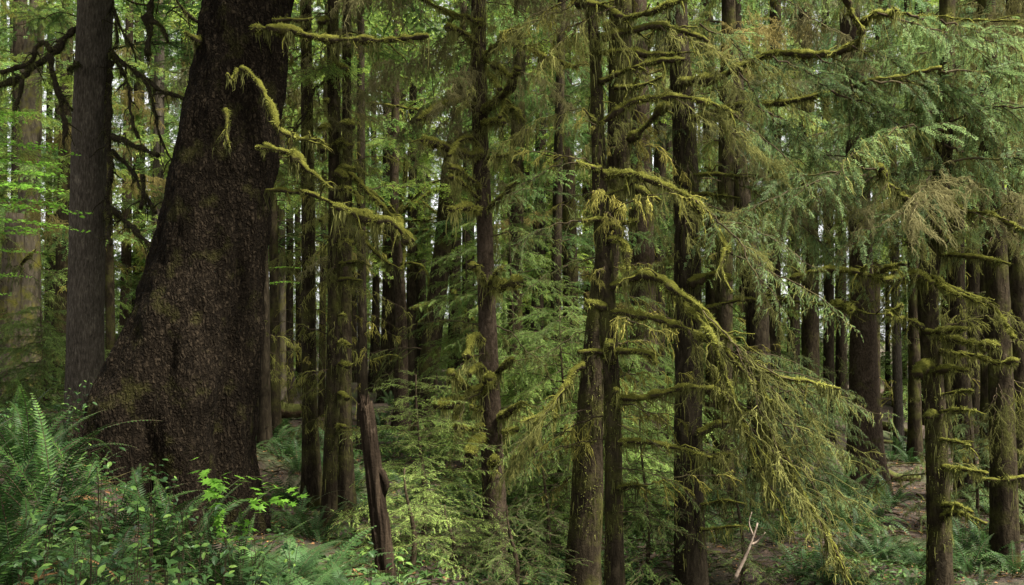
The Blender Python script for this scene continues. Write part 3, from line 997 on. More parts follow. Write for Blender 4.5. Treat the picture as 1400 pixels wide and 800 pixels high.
    limb(tr, [(308, 148), (311, 165), (309, 185), (315, 205)], 3.5, 10.15, 10.1, 1.0, 7, taper=0.6, tint=0.35)
    limb(tr, [(350, 200), (365, 203), (378, 205)], 5, 10.2, 10.2, 0.7, 0.8)
    return tr


BIG = big_spruce()

# ---- the other trees that can be told apart ---------------------------------------------------
B = make_tree("tall straight trunk with grey-brown finely furrowed bark, beside the huge leaning spruce", [(132, -60, 46), (131, 0, 47), (122, 200, 46), (118, 400, 47), (116, 530, 48), (115, 560, 49)], 15, "hemlock_bark", 22, 40, 0.03, 0.10)
dk = "dark_limb"
mm_ = ("moss_strands", "moss_strands")
for pix, r, dd in [([(108, 35), (85, 58), (65, 78), (40, 98), (15, 112), (-20, 122)], 6, 13.5), ([(72, 72), (66, 60), (58, 57), (50, 66), (46, 82), (30, 92), (0, 100)], 5, 13.6),
                   ([(70, 75), (73, 95), (77, 118), (84, 140), (88, 165), (87, 198)], 5, 13.6), ([(30, 108), (27, 130), (20, 152)], 5, 13.5), ([(84, 130), (95, 145), (100, 150)], 3, 13.6),
                   ([(148, 66), (165, 84), (190, 102), (220, 122), (258, 140)], 4, 14.2), ([(152, 0), (158, 30), (160, 60), (158, 66)], 3, 14.5), ([(160, 20), (168, 45), (178, 62), (185, 85)], 2.5, 14.5),
                   ([(153, 75), (165, 95), (175, 120), (178, 150), (188, 190)], 3, 14.3), ([(192, 105), (205, 130), (213, 165), (225, 200), (235, 225)], 2.5, 14.1),
                   ([(152, 85), (150, 120), (150, 170), (152, 230), (148, 275), (146, 300)], 6, 14.6), ([(148, 185), (165, 190), (190, 202), (215, 212)], 6, 14.2),
                   ([(154, 205), (170, 222), (188, 245), (205, 280), (214, 292)], 3.5, 14.2), ([(150, 285), (165, 298), (182, 312), (200, 330), (207, 345)], 5, 14.1), ([(147, 290), (149, 315), (151, 335)], 4, 14.4),
                   ([(194, 238), (196, 262), (192, 285)], 4, 14.2), ([(110, 82), (103, 88), (93, 96)], 3, 13.9)]:
    limb(B, pix, r, 15 if abs(pix[0][0] - 128) < 30 else dd, dd, 0.6, 0.5, dk, mm_, 0.35, tint=0.12)
HB = make_tree("dark crooked conifer hung with blackish moss, its stem hidden above the frame behind the tall straight trunk", [(206, -300, 16), (206, -60, 12)], 15.5, dk, 12, 8, 0.1, 0.2, broken=True) if False else None
limb(B, [(140, -30), (180, -22), (206, -8), (205, 20), (204, 45), (202, 75)], 8, 15, 14.0, 0.8, 1.2, dk, mm_, 0.4, tint=0.12)
limb(B, [(206, 30), (218, 34), (226, 46), (230, 58)], 4, 14.0, 13.9, 0.8, 0.8, dk, mm_, 0.4, tint=0.12)
foliate(B, 6.0, 9, 0.5, 'mid', 0.8, 1.2)

C1 = make_tree("pale broken trunk with yellow moss down one side, behind the bright maple leaves", [(22, 292, 24), (20, 320, 26), (14, 400, 28), (10, 480, 30), (8, 530, 34)], 20, "pale_bark", 3, 18, 0.12, 0.4, broken=True, name="broken_tree")
limb(C1, [(28, 362), (40, 350), (50, 340)], 3, 20, 19.8, 0.7, 0.5)
C1b = make_tree("slim pale trunk patched with yellow moss behind a drooping dark limb", [(54, -40, 18), (52, 0, 20), (44, 90, 26), (42, 150, 28), (40, 260, 28), (40, 420, 29), (42, 520, 32)], 23, "pale_bark", 18, 16, 0.12, 0.4)
C3 = make_tree("thin dark trunk between the pale mossy trunks and the tall straight trunk", [(68, 100, 8), (66, 420, 10), (65, 510, 12)], 34, "dark_bark", 18, 10)
C4 = make_tree("far reddish trunk between the tall straight trunk and the huge leaning spruce", [(176, 100, 12), (172, 380, 14), (170, 500, 16)], 30, "red_bark", 18, 10)

D1 = make_tree("slim mossy trunk standing alone just behind the huge leaning spruce, base among ferns", [(418, -40, 15), (419, 100, 16), (421, 260, 18), (422, 400, 19), (423, 550, 20), (427, 690, 24)], 14, "mossy_bark", 14, 18, 0.08, 0.5)
D2 = make_tree("slim mossy trunk with many short mossy stubs, front one of a close pair", [(455, -40, 14), (455, 0, 15), (456, 100, 17), (458, 250, 18), (457, 400, 18), (454, 550, 18), (450, 700, 20)], 13, "mossy_bark", 14, 20, 0.10, 0.4)
D3 = make_tree("dark mossy trunk rising behind its slimmer twin left of the broken snag", [(474, 100, 12), (474, 250, 15), (472, 400, 18), (470, 550, 20), (472, 650, 21), (472, 735, 24)], 13.6, "mossy_bark", 13, 20, 0.10, 0.5)
for y0, dx, r in [(92, 14, 8), (110, -10, 5), (140, -8, 4), (172, 24, 7), (175, -16, 6), (198, 22, 8), (203, -14, 6), (232, 28, 4), (240, 15, 7), (262, 22, 8), (320, 40, 4), (330, 26, 4), (362, 40, 4), (384, 38, 4), (434, 16, 3), (300, -14, 5), (470, 22, 4), (500, 20, 5), (541, 18, 5), (585, 14, 4), (60, 18, 6), (30, -15, 5)]:
    x0 = 458 if dx > 0 else 452
    limb(D2, [(x0, y0), (x0 + dx * 0.5, y0 - 3), (x0 + dx, y0 + random.uniform(-4, 5))], r, 13, 12.8, 1.0, 1.4, taper=0.3, tint=0.6)
limb(D2, [(450, 105), (435, 118), (425, 135), (418, 160), (402, 178)], 3, 13, 12.7, 0.5, 0.5, dk)
limb(D2, [(462, 238), (485, 243), (505, 262), (525, 285), (540, 298)], 4, 13, 12.6, 0.8, 0.6, taper=0.2)
limb(D2, [(458, 310), (480, 318), (500, 333), (520, 352), (535, 360)], 4, 13, 12.6, 0.8, 0.6, taper=0.4)
limb(D3, [(478, 228), (492, 232), (503, 240)], 4, 13.6, 13.4, 0.8, 0.6)
limb(D3, [(484, 262), (490, 270), (491, 282)], 6, 13.6, 13.5, 1, 0.6)
for tr_ in (D1, D2, D3):
    trunk_moss(tr_, tr_.base[2], 6.2, 520, 0.6, 0.38, 0.6)

E = make_tree("slender reddish trunk with a leafless tangle of mossy shoots round its waist", [(543, -40, 7), (542, 50, 9), (540, 200, 12), (539, 290, 13), (546, 380, 15), (549, 460, 16), (549, 545, 18), (549, 575, 22)], 24, "red_bark", 16, 14, 0.05, 0.4)
for pix, r in [([(546, 290), (552, 250), (553, 215), (550, 160), (548, 150)], 2.5), ([(548, 288), (556, 240), (560, 190), (558, 150)], 2), ([(547, 292), (575, 262), (590, 250), (608, 245)], 2.5), ([(548, 295), (570, 275), (598, 290)], 2.5),
               ([(545, 296), (525, 275), (500, 255), (490, 248)], 3), ([(540, 200), (520, 195), (500, 200), (487, 205)], 2), ([(540, 145), (520, 142), (495, 140)], 2), ([(543, 145), (570, 150), (590, 165)], 2), ([(548, 303), (575, 300), (600, 298)], 3.5), ([(548, 315), (570, 317), (590, 315)], 5),
               ([(550, 330), (553, 350), (548, 370)], 3), ([(549, 360), (575, 362), (585, 380), (590, 405)], 2.5), ([(549, 490), (530, 486), (512, 492)], 2), ([(545, 296), (546, 312), (543, 325)], 8), ([(540, 100), (560, 108), (590, 105)], 1.6), ([(538, 60), (520, 70), (500, 66)], 1.6)]:
    limb(E, pix, r, 23.8, 23.2, 0.8, 0.4, taper=0.5)
foliate(E, 6.0, 12, 0.5, 'far', 0.5, 0.8)
E2 = make_tree("dark trunk partly hidden by the slender reddish trunk", [(564, 250, 12), (563, 400, 15), (561, 550, 17)], 29, "dark_bark", 16, 12)
E3 = make_tree("dark trunk between the broken snag and the slender reddish trunk", [(530, 250, 14), (531, 400, 17), (530, 545, 22)], 30, "dark_bark", 16, 12)
E4 = make_tree("narrow black trunk rising above the broken top of the snag", [(512, 300, 9), (514, 400, 10), (511, 545, 16)], 33, "dark_bark", 16, 10)
E5 = make_tree("grey-brown trunk directly behind the twin mossy trunks", [(494, 300, 12), (495, 420, 13), (496, 600, 15)], 19, "dark_bark", 16, 12)
F_ = make_tree("stout trunk curving up to the right behind the young hemlock", [(632, 60, 10), (626, 150, 15), (615, 230, 22), (607, 320, 24), (598, 400, 26), (590, 470, 27), (584, 530, 26), (580, 580, 30)], 21, "mossy_bark", 14, 18, 0.07, 0.4)
limb(F_, [(606, 260), (590, 262), (572, 275), (560, 290)], 4, 21, 20.5, 0.8, 0.5)
limb(F_, [(620, 400), (632, 420), (650, 440)], 4, 21, 20, 1, 0.6)
limb(F_, [(598, 415), (580, 418), (562, 422)], 4, 21, 20.4, 1, 0.5)

G = make_tree("knotty mossy conifer with stubby golden mossy limbs, behind the young hemlock", [(653, -40, 18), (654, 0, 20), (655, 100, 22), (657, 200, 22), (662, 300, 22), (665, 400, 24), (668, 500, 27), (672, 600, 30), (676, 700, 32), (677, 790, 36)], 11.5, "red_bark", 13, 26, 0.08, 0.12)
for pix, r, h, t_ in [([(655, 208), (640, 212), (615, 203), (597, 195), (578, 190)], 8, .6, .6), ([(655, 200), (645, 188), (630, 190), (621, 200), (613, 214)], 5, .6, .6), ([(655, 252), (640, 242), (627, 234), (616, 229)], 5.5, .9, .55),
                      ([(655, 272), (640, 258), (627, 247), (615, 243)], 4, .8, .6), ([(654, 287), (636, 283), (618, 288)], 7, .8, .6), ([(650, 146), (632, 136), (610, 140), (590, 150), (571, 164)], 5, .5, .6), ([(664, 152), (680, 136), (697, 118), (709, 93)], 7, .5, .5),
                      ([(664, 75), (680, 62), (695, 46), (709, 38)], 6, .6, .5), ([(690, 55), (720, 65), (750, 80), (790, 92)], 4, .6, .6), ([(664, 80), (685, 95), (702, 106)], 5, .5, .45), ([(664, 92), (675, 108), (684, 122)], 5, .6, .45),
                      ([(660, 170), (680, 165), (690, 168)], 6, 1, .45), ([(692, 120), (690, 140), (685, 162)], 4, 1, .5), ([(690, 138), (705, 150), (717, 165)], 3, 1.0, .5),
                      ([(668, 216), (690, 212), (711, 206)], 3.5, .6, .5), ([(668, 285), (690, 265), (706, 250)], 4.5, .8, .6), ([(664, 392), (655, 372), (646, 362)], 5, .6, .6), ([(672, 402), (684, 390), (697, 388), (708, 384)], 8, .6, .6),
                      ([(668, 395), (676, 378), (686, 366)], 5, .5, .5), ([(660, 468), (650, 460), (642, 470), (637, 488)], 6, .8, .6), ([(663, 508), (652, 500), (640, 513)], 6, .8, .75), ([(662, 533), (645, 533), (628, 524), (613, 509)], 8, .9, .8),
                      ([(660, 530), (640, 540), (618, 550), (597, 553)], 7, .7, .8), ([(660, 562), (650, 560), (643, 554)], 5, .5, .7), ([(660, 582), (645, 587), (625, 582)], 6, .4, .5), ([(660, 600), (648, 605), (643, 622)], 9, .4, .7),
                      ([(676, 648), (674, 636), (676, 626)], 8, .2, .75), ([(678, 512), (690, 500), (700, 490)], 4, .6, .5), ([(680, 572), (700, 560), (713, 549)], 5, .8, .55), ([(660, 30), (630, 22), (600, 12), (575, -6)], 5, .8, .5),
                      ([(650, 60), (630, 45), (612, 38)], 6, 1, .5), ([(690, 590), (705, 588)], 4, .4, .6), ([(625, 560), (624, 575), (627, 590)], 5, .4, .4), ([(668, 530), (669, 522), (670, 515)], 7, .2, .7)]:
    limb(G, pix, r * 1.12, 11.4, 10.9, 1.0, h * 1.3, taper=0.25, tint=t_ + 0.2)
for z, az, s, p_ in [(5.0, 200, .75, -10), (5.3, 160, .8, -15), (4.8, 250, .6, -20), (4.6, 180, .55, -25), (5.6, 330, .7, -10), (5.8, 220, .9, -5), (4.3, 200, .5, -30), (4.9, 20, .6, -15), (5.9, 10, .9, -5), (4.1, 230, .4, -35), (6.2, 180, 1, 0), (6.3, 270, .9, -20)]:
    add_branch(G, 'dead', z, az, s, p_)
trunk_moss(G, 3.0, 6.0, 700, 1.4, 0.55, 0.8)

H2 = make_tree("stout moss-coated trunk, rear one of the crossing pair hung with mossy limbs", [(848, -60, 30), (848, 0, 31), (848, 100, 32), (846, 200, 32), (838, 300, 31), (824, 400, 34), (813, 500, 36), (806, 600, 38), (801, 700, 42), (796, 800, 47)], 10.4, "mossy_bark", 14, 30, 0.10, 0.12)
H1 = make_tree("thinner mossy trunk, front one of the crossing pair, carrying long mossy limbs", [(806, -60, 12), (809, 10, 14), (815, 100, 17), (818, 200, 19), (822, 300, 22), (829, 400, 23), (835, 500, 22), (838, 600, 23), (839, 700, 24), (841, 800, 27)], 9.6, "mossy_bark", 13, 28, 0.10, 0.12)
for pix, r, dd, h, t_ in [([(826, 38), (860, 24), (900, 14), (950, -6)], 7, 9.2, .5, .4), ([(822, 52), (858, 42), (900, 37), (940, 44), (968, 56)], 8, 9.2, .6, .4), ([(820, 72), (850, 71), (890, 74), (930, 76)], 6, 9.3, .6, .3),
                          ([(820, 110), (850, 98), (890, 85), (936, 80)], 6.5, 9.2, .5, .45), ([(820, 168), (850, 149), (880, 137), (925, 133), (962, 140), (1003, 154)], 7.5, 9.1, .7, .5),
                          ([(826, 238), (858, 238), (890, 245), (925, 257), (945, 270), (965, 292), (985, 320), (995, 345)], 7.5, 8.9, .9, .5), ([(815, 166), (806, 158), (798, 148)], 5, 9.4, .5, .4), ([(820, 230), (802, 227), (788, 222)], 6, 9.4, .8, .45),
                          ([(826, 268), (850, 260), (872, 247)], 5, 9.4, .6, .5), ([(832, 310), (852, 304), (872, 301)], 6, 9.4, .8, .5), ([(830, 330), (847, 328), (857, 342), (858, 372)], 8, 9.4, .9, .5), ([(826, 300), (812, 300), (795, 302)], 5, 9.5, .6, .4),
                          ([(834, 390), (860, 381), (885, 373), (905, 380), (935, 402), (962, 424), (985, 452), (1006, 472)], 7, 8.7, .7, .6), ([(905, 382), (920, 396), (940, 425), (962, 446), (985, 475)], 7, 8.6, .9, .5),
                          ([(838, 427), (870, 430), (905, 437), (935, 450), (970, 465), (995, 482)], 7.5, 8.8, .6, .65), ([(838, 480), (870, 480), (893, 486), (898, 497)], 8, 9.3, .8, .5), ([(828, 420), (812, 416), (800, 413)], 7, 9.5, .4, .5),
                          ([(828, 483), (805, 481), (790, 481)], 6, 9.5, .8, .45), ([(835, 492), (834, 480), (835, 466)], 9, 9.35, .4, .55), ([(842, 552), (841, 542), (842, 532)], 9, 9.35, .3, .6), ([(842, 543), (880, 541), (915, 536), (950, 530), (980, 534), (1002, 546)], 9, 8.9, 1.2, .75),
                          ([(842, 608), (880, 605), (925, 614), (975, 628)], 6, 9.0, .9, .4), ([(800, 500), (788, 505), (770, 532), (745, 562), (718, 600), (700, 630)], 5, 9.4, 1.6, .55), ([(790, 4), (815, 6), (835, 12), (850, 22)], 8, 9.2, 1.0, .45),
                          ([(806, 0), (795, -10), (780, -25)], 7, 9.2, 1.0, .4), ([(842, 668), (865, 662), (885, 665)], 4, 9.3, .5, .3), ([(770, 530), (760, 560), (757, 590)], 3, 9.4, 1.4, .5), ([(745, 562), (730, 570), (715, 575)], 3, 9.4, 1.4, .5)]:
    limb(H1, pix, r, 9.55, dd, 1.0, h, taper=0.5, tint=t_)
for pix, r, dd, h, t_ in [([(860, 192), (878, 178), (898, 155), (914, 140)], 9, 9.9, .6, .25), ([(858, 130), (872, 110), (890, 60), (893, 40)], 4, 10.2, .5, .3), ([(858, 250), (880, 262), (905, 275)], 6, 10.0, .8, .35), ([(840, 120), (875, 118), (905, 105)], 5, 10.0, .5, .3)]:
    limb(H2, pix, r, 10.2, dd, 1.0, h, taper=0.5, tint=t_)
trunk_moss(H1, H1.base[2], 4.9, 900, 0.7, 0.4, 0.6)
trunk_moss(H2, H2.base[2], 5.2, 1100, 0.7, 0.38, 0.6)

I_ = make_tree("broad pinkish scaly trunk in the middle distance behind the crossing pair", [(872, 100, 30), (875, 250, 34), (879, 400, 35), (880, 540, 40)], 19, "red_bark", 18, 22, 0.05, 0.4)
J = make_tree("thick dark mossy trunk beside the crossing pair, behind the drooping mossy fan", [(925, -60, 26), (927, 40, 28), (934, 150, 31), (938, 250, 34), (940, 400, 36), (942, 500, 38), (941, 600, 37), (942, 700, 40), (945, 800, 44)], 12, "dark_bark", 15, 28, 0.10, 0.12)
for pix, r, dd, h, t_ in [([(932, 112), (965, 110), (1000, 96), (1040, 80), (1070, 73), (1105, 73), (1145, 70), (1178, 50), (1168, 22), (1155, -10)], 9, 10.5, .6, .6), ([(1176, 45), (1190, 22), (1215, 17), (1225, 12)], 7, 10.5, .7, .55), ([(1215, 17), (1240, 20), (1300, 24), (1390, 28)], 2.5, 10.5, .3, .5),
                          ([(940, 165), (1000, 148), (1070, 140), (1115, 131), (1165, 119), (1215, 107), (1290, 96)], 6, 10.6, .7, .55), ([(945, 388), (975, 375), (1002, 380)], 8, 11.5, .6, .25), ([(950, 425), (1000, 412), (1060, 409), (1120, 416), (1170, 425), (1212, 428), (1232, 420)], 4, 11.0, .25, .3),
                          ([(1140, 420), (1155, 417), (1164, 424)], 7, 11.0, .6, .6), ([(1212, 428), (1225, 424), (1235, 418)], 7, 11.0, .6, .6), ([(955, 592), (980, 580), (1010, 576)], 6, 11.6, .4, .2), ([(958, 628), (980, 624), (1000, 620)], 6, 11.6, 1, .25),
                          ([(958, 690), (990, 684), (1020, 690)], 3, 11.5, 1, .35), ([(958, 725), (990, 722), (1015, 718)], 4, 11.5, .5, .55), ([(945, 240), (980, 238), (1020, 240), (1060, 238)], 4, 11.2, .5, .3), ([(1060, 240), (1080, 250), (1110, 252)], 8, 11.1, 1, .5), ([(940, 265), (985, 268), (1010, 272)], 4, 11.4, .9, .4),
                          ([(1008, 300), (1040, 285), (1075, 265), (1110, 262)], 7, 11.2, .8, .4), ([(950, 330), (970, 320), (1008, 300)], 6, 11.6, .6, .3)]:
    limb(J, pix, r, 11.8, dd, 0.9, h, taper=0.6, tint=t_)
trunk_moss(J, J.base[2], 5.0, 700, 0.8, 0.3, 0.5)
K = make_tree("dark trunk glimpsed above and below the foliage just beyond the thick dark mossy trunk", [(1003, 0, 20), (1006, 120, 22), (1010, 240, 26), (1022, 330, 28), (1034, 420, 30), (1038, 520, 32)], 19, "dark_bark", 17, 18, 0.10, 0.4)
L1 = make_tree("wider mossy trunk between the drooping mossy fan and the flared reddish trunk", [(1100, 0, 18), (1104, 200, 22), (1107, 350, 23), (1108, 500, 24), (1108, 600, 26)], 26, "mossy_bark", 17, 16, 0.08, 0.4)
L2 = make_tree("narrow dark trunk just in front of the flared reddish trunk on its inner side", [(1130, 150, 13), (1133, 350, 14), (1133, 500, 15), (1133, 590, 16)], 28, "dark_bark", 17, 12)
M_ = make_tree("reddish trunk with a flared base among ferns on the bare forest floor", [(1158, -40, 26), (1164, 60, 28), (1172, 220, 30), (1178, 380, 31), (1180, 450, 34), (1181, 550, 38), (1182, 620, 43), (1183, 656, 48)], 21, "red_bark", 20, 28, 0.05, 0.35)
limb(M_, [(1112, 498), (1132, 502), (1150, 508)], 6, 20, 19.5, 1, .8, tint=.55) if False else None
N_ = make_tree("mossy conifer with long golden limbs reaching both ways above the bare forest floor", [(1292, 150, 22), (1287, 250, 24), (1276, 330, 26), (1268, 400, 27), (1274, 500, 27), (1280, 600, 28), (1283, 700, 30), (1285, 800, 33)], 11.5, "mossy_bark", 14, 26, 0.10, 0.12)
for pix, r, dd, h, t_ in [([(1268, 382), (1245, 377), (1215, 382), (1180, 375), (1145, 368), (1110, 372), (1080, 378)], 6, 10.8, .4, .55), ([(1180, 378), (1200, 374), (1215, 366), (1238, 362)], 4, 10.9, .3, .6), ([(1162, 374), (1175, 371), (1184, 362)], 4, 10.9, .3, .6), ([(1232, 378), (1256, 376), (1275, 388)], 9, 11.2, 1.2, .5),
                          ([(1272, 378), (1300, 392), (1335, 408), (1365, 428), (1385, 462)], 4, 10.6, 1.4, .6), ([(1275, 385), (1310, 402), (1340, 412)], 5, 10.7, 1.4, .65), ([(1262, 448), (1240, 436), (1222, 432), (1215, 430)], 4, 10.9, .4, .6), ([(1265, 452), (1290, 453), (1320, 450)], 6, 10.9, .8, .5),
                          ([(1280, 460), (1310, 466), (1340, 472), (1366, 472)], 7, 10.6, .9, .6), ([(1285, 480), (1330, 486), (1362, 494), (1392, 490)], 5, 10.5, 1, .65), ([(1275, 508), (1300, 503), (1320, 506)], 6, 10.9, .6, .4), ([(1268, 500), (1258, 505), (1254, 512)], 9, 11.2, .6, .4), ([(1285, 540), (1310, 535), (1330, 535)], 3, 11, .5, .3),
                          ([(1285, 562), (1310, 560), (1335, 562)], 3.5, 11, .5, .35), ([(1285, 600), (1310, 603), (1325, 610)], 4, 11, .6, .4), ([(1275, 565), (1268, 570)], 7, 11.2, .6, .4), ([(1288, 640), (1320, 642), (1350, 648)], 4, 11, .8, .45), ([(1288, 708), (1310, 700), (1348, 715)], 5, 10.9, .4, .55), ([(1288, 690), (1310, 690), (1330, 700)], 4, 10.9, .8, .4),
                          ([(1288, 350), (1310, 350), (1350, 352), (1380, 360)], 4, 11, .8, .4), ([(1295, 330), (1270, 300), (1240, 275), (1215, 250), (1200, 230)], 7, 10.4, 1.2, .5), ([(1290, 280), (1330, 290), (1370, 300), (1410, 318)], 4, 10.4, .8, .6)]:
    limb(N_, pix, r, 11.4, dd, 1.0, h, taper=0.25, tint=t_)
trunk_moss(N_, N_.base[2], 4.6, 700, 0.8, 0.42, 0.5)
O1 = make_tree("dark trunk just beyond the golden-limbed mossy conifer", [(1306, 200, 20), (1308, 400, 22), (1312, 500, 23), (1318, 610, 26)], 20, "dark_bark", 17, 16, 0.08, 0.4)
O2 = make_tree("mossy trunk between the flared reddish trunk and the golden-limbed mossy conifer", [(1246, 250, 13), (1249, 400, 15), (1251, 590, 17)], 25, "mossy_bark", 17, 14, 0.08, 0.4)
O3 = make_tree("thin far trunk on the rise behind the flared reddish trunk", [(1222, 300, 7), (1224, 400, 8), (1225, 570, 9)], 36, "dark_bark", 17, 10)
O4 = make_tree("second thin far trunk on the rise, nearer the flared reddish trunk", [(1211, 300, 5), (1213, 400, 6), (1214, 575, 8)], 38, "dark_bark", 17, 8)
P1 = make_tree("stout grey-brown trunk partly behind a drooping golden moss fan", [(1352, 100, 24), (1358, 250, 27), (1364, 400, 30), (1369, 550, 32), (1372, 650, 34), (1374, 800, 38)], 13.5, "mossy_bark", 17, 24, 0.06, 0.12)
P2 = make_tree("last mossy trunk, cut off by the picture edge beside the stout grey-brown trunk", [(1388, 100, 22), (1391, 300, 26), (1394, 500, 27), (1396, 800, 32)], 15.5, "mossy_bark", 17, 20, 0.08, 0.35)
limb(P1, [(1332, 650), (1350, 655), (1375, 656), (1410, 653)], 4, 12.5, 12.5, .8, .8)
for k, (px, py, az, s, pt) in enumerate([(1395, 520, 0, .5, 0)]):
    pass
Q1 = make_tree("pale slim upper trunk showing high above the long mossy limb", [(1212, -40, 9), (1214, 50, 10), (1217, 120, 11), (1222, 300, 12)], 27, "hemlock_bark", 18, 12)

# ---- broken snag
def snag():
    d = 8.6
    tr = make_tree("leaning broken snag of bare reddish wood beside the young hemlock", [(499, 548, 19), (506, 604, 20), (513, 661, 21), (520, 718, 23), (527, 775, 24)], d, "snag_wood", 1, 56, 0.05, 0.05, name="broken_snag", cat="snag", broken=True, step=0.03)
    me = tr.trunk.data
    zt = tr.path[-1][2] - tr.base[2]
    for v_ in me.vertices:
        k = int(np.clip(np.searchsorted(tr.path[:, 2] - tr.base[2], v_.co.z), 0, len(tr.path) - 1))
        c = tr.path[k] - tr.base
        dx, dy = v_.co.x - c[0], v_.co.y - c[1]
        th_ = math.atan2(dy, dx)
        gq = noise.fractal(Vector((math.cos(th_) * 3.2, math.sin(th_) * 3.2, v_.co.z * 0.8)), 1.0, 2.0, 4)
        gr = 1 + 0.30 * gq + 0.08 * noise.noise(Vector((dx * 40, dy * 40, v_.co.z * 6)))
        v_.co.x = c[0] + dx * gr
        v_.co.y = c[1] + dy * gr
        if zt - v_.co.z < 0.12:
            v_.co.z += (0.10 * abs(noise.noise(Vector((math.cos(th_) * 4, math.sin(th_) * 4, 7)))) - 0.05) * (1 - (zt - v_.co.z) / 0.12)
    mb = MB()
    rng = np.random.default_rng(3)
    c = tr.path[-1] - tr.base
    for k in range(22):
        a = rng.uniform(0, 6.28)
        rr = rng.uniform(0.01, 0.065)
        b0 = c + np.array([math.cos(a) * rr, math.sin(a) * rr, -0.08])
        h = rng.uniform(0.05, 0.17)
        p = np.array([b0, b0 + np.array([0.003, 0, h * 0.6]), b0 + np.array([math.cos(a) * 0.012, 0, h])])
        tube(mb, p, [0.011, 0.008, 0.001], 4, 0, 0.5, smooth=False)
    obj("splintered_top", mb.mesh("splintered_top", ["snag_wood"]), tr.root)
    mb = MB()
    tube(mb, np.array([P(516, 640, d) - tr.base, P(524, 648, d - .02) - tr.base, P(529, 662, d - .02) - tr.base, P(524, 680, d) - tr.base]), [0.03, 0.035, 0.03, 0.02], 7, 0, 0.5, 0.3)
    obj("knot", mb.mesh("knot", ["snag_wood"]), tr.root)
    return tr


SN = snag()
named = list(TREES)

# ------------------------------------------------------------------ live branches on the nearer trees
foliate(D1, 3.4, 12, 0.45, 'mid', 0.4, 0.75, deadkey='dead', deadp=0.3)
foliate(D2, 5.0, 12, 0.5, 'mid', 0.4, 0.8, deadkey='dead', deadp=0.5)
foliate(D3, 5.0, 12, 0.5, 'mid', 0.4, 0.8)
foliate(C1b, 3.5, 12, 0.4, 'far', 0.6, 1.0)
foliate(C3, 3.2, 14, 0.4, 'far', 0.8, 1.3)
foliate(C4, 3.2, 14, 0.4, 'far', 0.8, 1.3)
for tr_ in (E2, E3, E4, E5):
    foliate(tr_, 3.8, 14, 0.45, 'far', 0.7, 1.2)
foliate(F_, 4.6, 12, 0.45, 'far', 0.6, 1.0)
foliate(G, 6.0, 11, 0.4, 'mid', 0.6, 1.0, deadkey='dead', deadp=0.5)
foliate(H1, 5.4, 11, 0.4, 'mid', 0.6, 1.0, deadkey='mossydead', deadp=0.5)
foliate(H2, 5.6, 12, 0.4, 'mid', 0.6, 1.0)
foliate(I_, 4.6, 14, 0.4, 'mid', 0.7, 1.2, deadkey='dead', deadp=0.2)
foliate(K, 3.6, 14, 0.35, 'midspruce', 0.7, 1.2, deadkey='dead', deadp=0.3)
foliate(L1, 4.2, 14, 0.4, 'farspruce', 0.7, 1.2, deadkey='dead', deadp=0.2)
foliate(L2, 4.2, 14, 0.4, 'farspruce', 0.7, 1.1)
foliate(M_, 4.4, 16, 0.4, 'farspruce', 0.8, 1.3, deadkey='dead', deadp=0.2)
foliate(O1, 3.6, 14, 0.4, 'farspruce', 0.7, 1.1, deadkey='dead', deadp=0.3)
foliate(O2, 4.0, 14, 0.4, 'farspruce', 0.7, 1.1)
for tr_ in (O3, O4):
    foliate(tr_, 4.0, 16, 0.6, 'far', 0.8, 1.2)
foliate(P1, 3.6, 14, 0.22, 'midspruce', 0.8, 1.35, deadkey='dead', deadp=0.25)
foliate(P2, 3.6, 14, 0.4, 'midspruce', 0.7, 1.1, deadkey='dead', deadp=0.3)
foliate(Q1, 3.5, 16, 0.4, 'farspruce', 0.7, 1.1)
foliate(BIG, 7.2, 19, 0.26, 'far', 1.7, 2.5)  # long crown above the view, extended to throw shade on the ferns
foliate(B, 6.4, 18, 0.4, 'far', 1.3, 1.8)  # upper crown likewise spread above the view for shade


def spray_at(tr, key, px, py, d, dirpx, scale, name="branch", variant=None, droop=0.0, roll=0.0):
    """a branch whose base sits at a point in space, heading towards another direction (dx, dy(depth), dz)"""
    p = P(px, py, d)
    dx, dy, dz = dirpx
    az = math.atan2(dy, dx)
    el = math.atan2(dz, math.hypot(dx, dy))
    if el < -0.5:
        key = {'dead': 'hangdead', 'mossydead': 'hangmossy'}.get(key, key)
    ms = SPR[key]
    me = ms[variant % len(ms)] if variant is not None else random.choice(ms)
    o = obj(name, me, tr.root, p - tr.base, (random.uniform(-.5, .5), -el, az), scale)
    o.color = (1, 1, 1, 1)
    return o


# crown of the spruce on the right: long drooping sprays with tan moss underneath (hosts J and N and P1)
k_sp = 0
for px, py, d, dv, s in [(1060, 75, 10.6, (1, -.3, -.3), .8), (1120, 72, 10.6, (1, -.2, -.4), .7), (1170, 60, 10.6, (1, .2, -.2), .8), (1000, 96, 10.8, (.6, -.5, -.5), .8), (1200, 20, 10.6, (1, 0, -.2), .9), (1240, 20, 10.5, (1, -.3, -.1), .9), (1290, 24, 10.5, (1, .3, -.15), .8),
                         (1090, 136, 10.7, (1, -.2, -.3), .9), (1140, 125, 10.7, (1, .2, -.25), 1.0), (1190, 112, 10.6, (1, -.2, -.15), 1.0), (1230, 104, 10.6, (1, .1, -.15), 1.0), (1260, 100, 10.6, (1, -.4, -.2), .9), (1040, 145, 10.9, (.9, -.5, -.3), .9), (1000, 150, 11, (.8, -.3, -.4), .8),
                         (1280, 98, 10.6, (1, 0, -.1), .9), (1110, 130, 10.6, (.6, -.8, -.3), .8), (1210, 108, 10.6, (.7, -.7, -.25), .9), (1160, 120, 10.6, (.5, .8, -.3), .9)]:
    if k_sp % 4 != 3:
        spray_at(J, 'midspruce', px, py, d + 0.1, (dv[0], abs(dv[1]) + 0.15, dv[2]), s)
    k_sp += 1
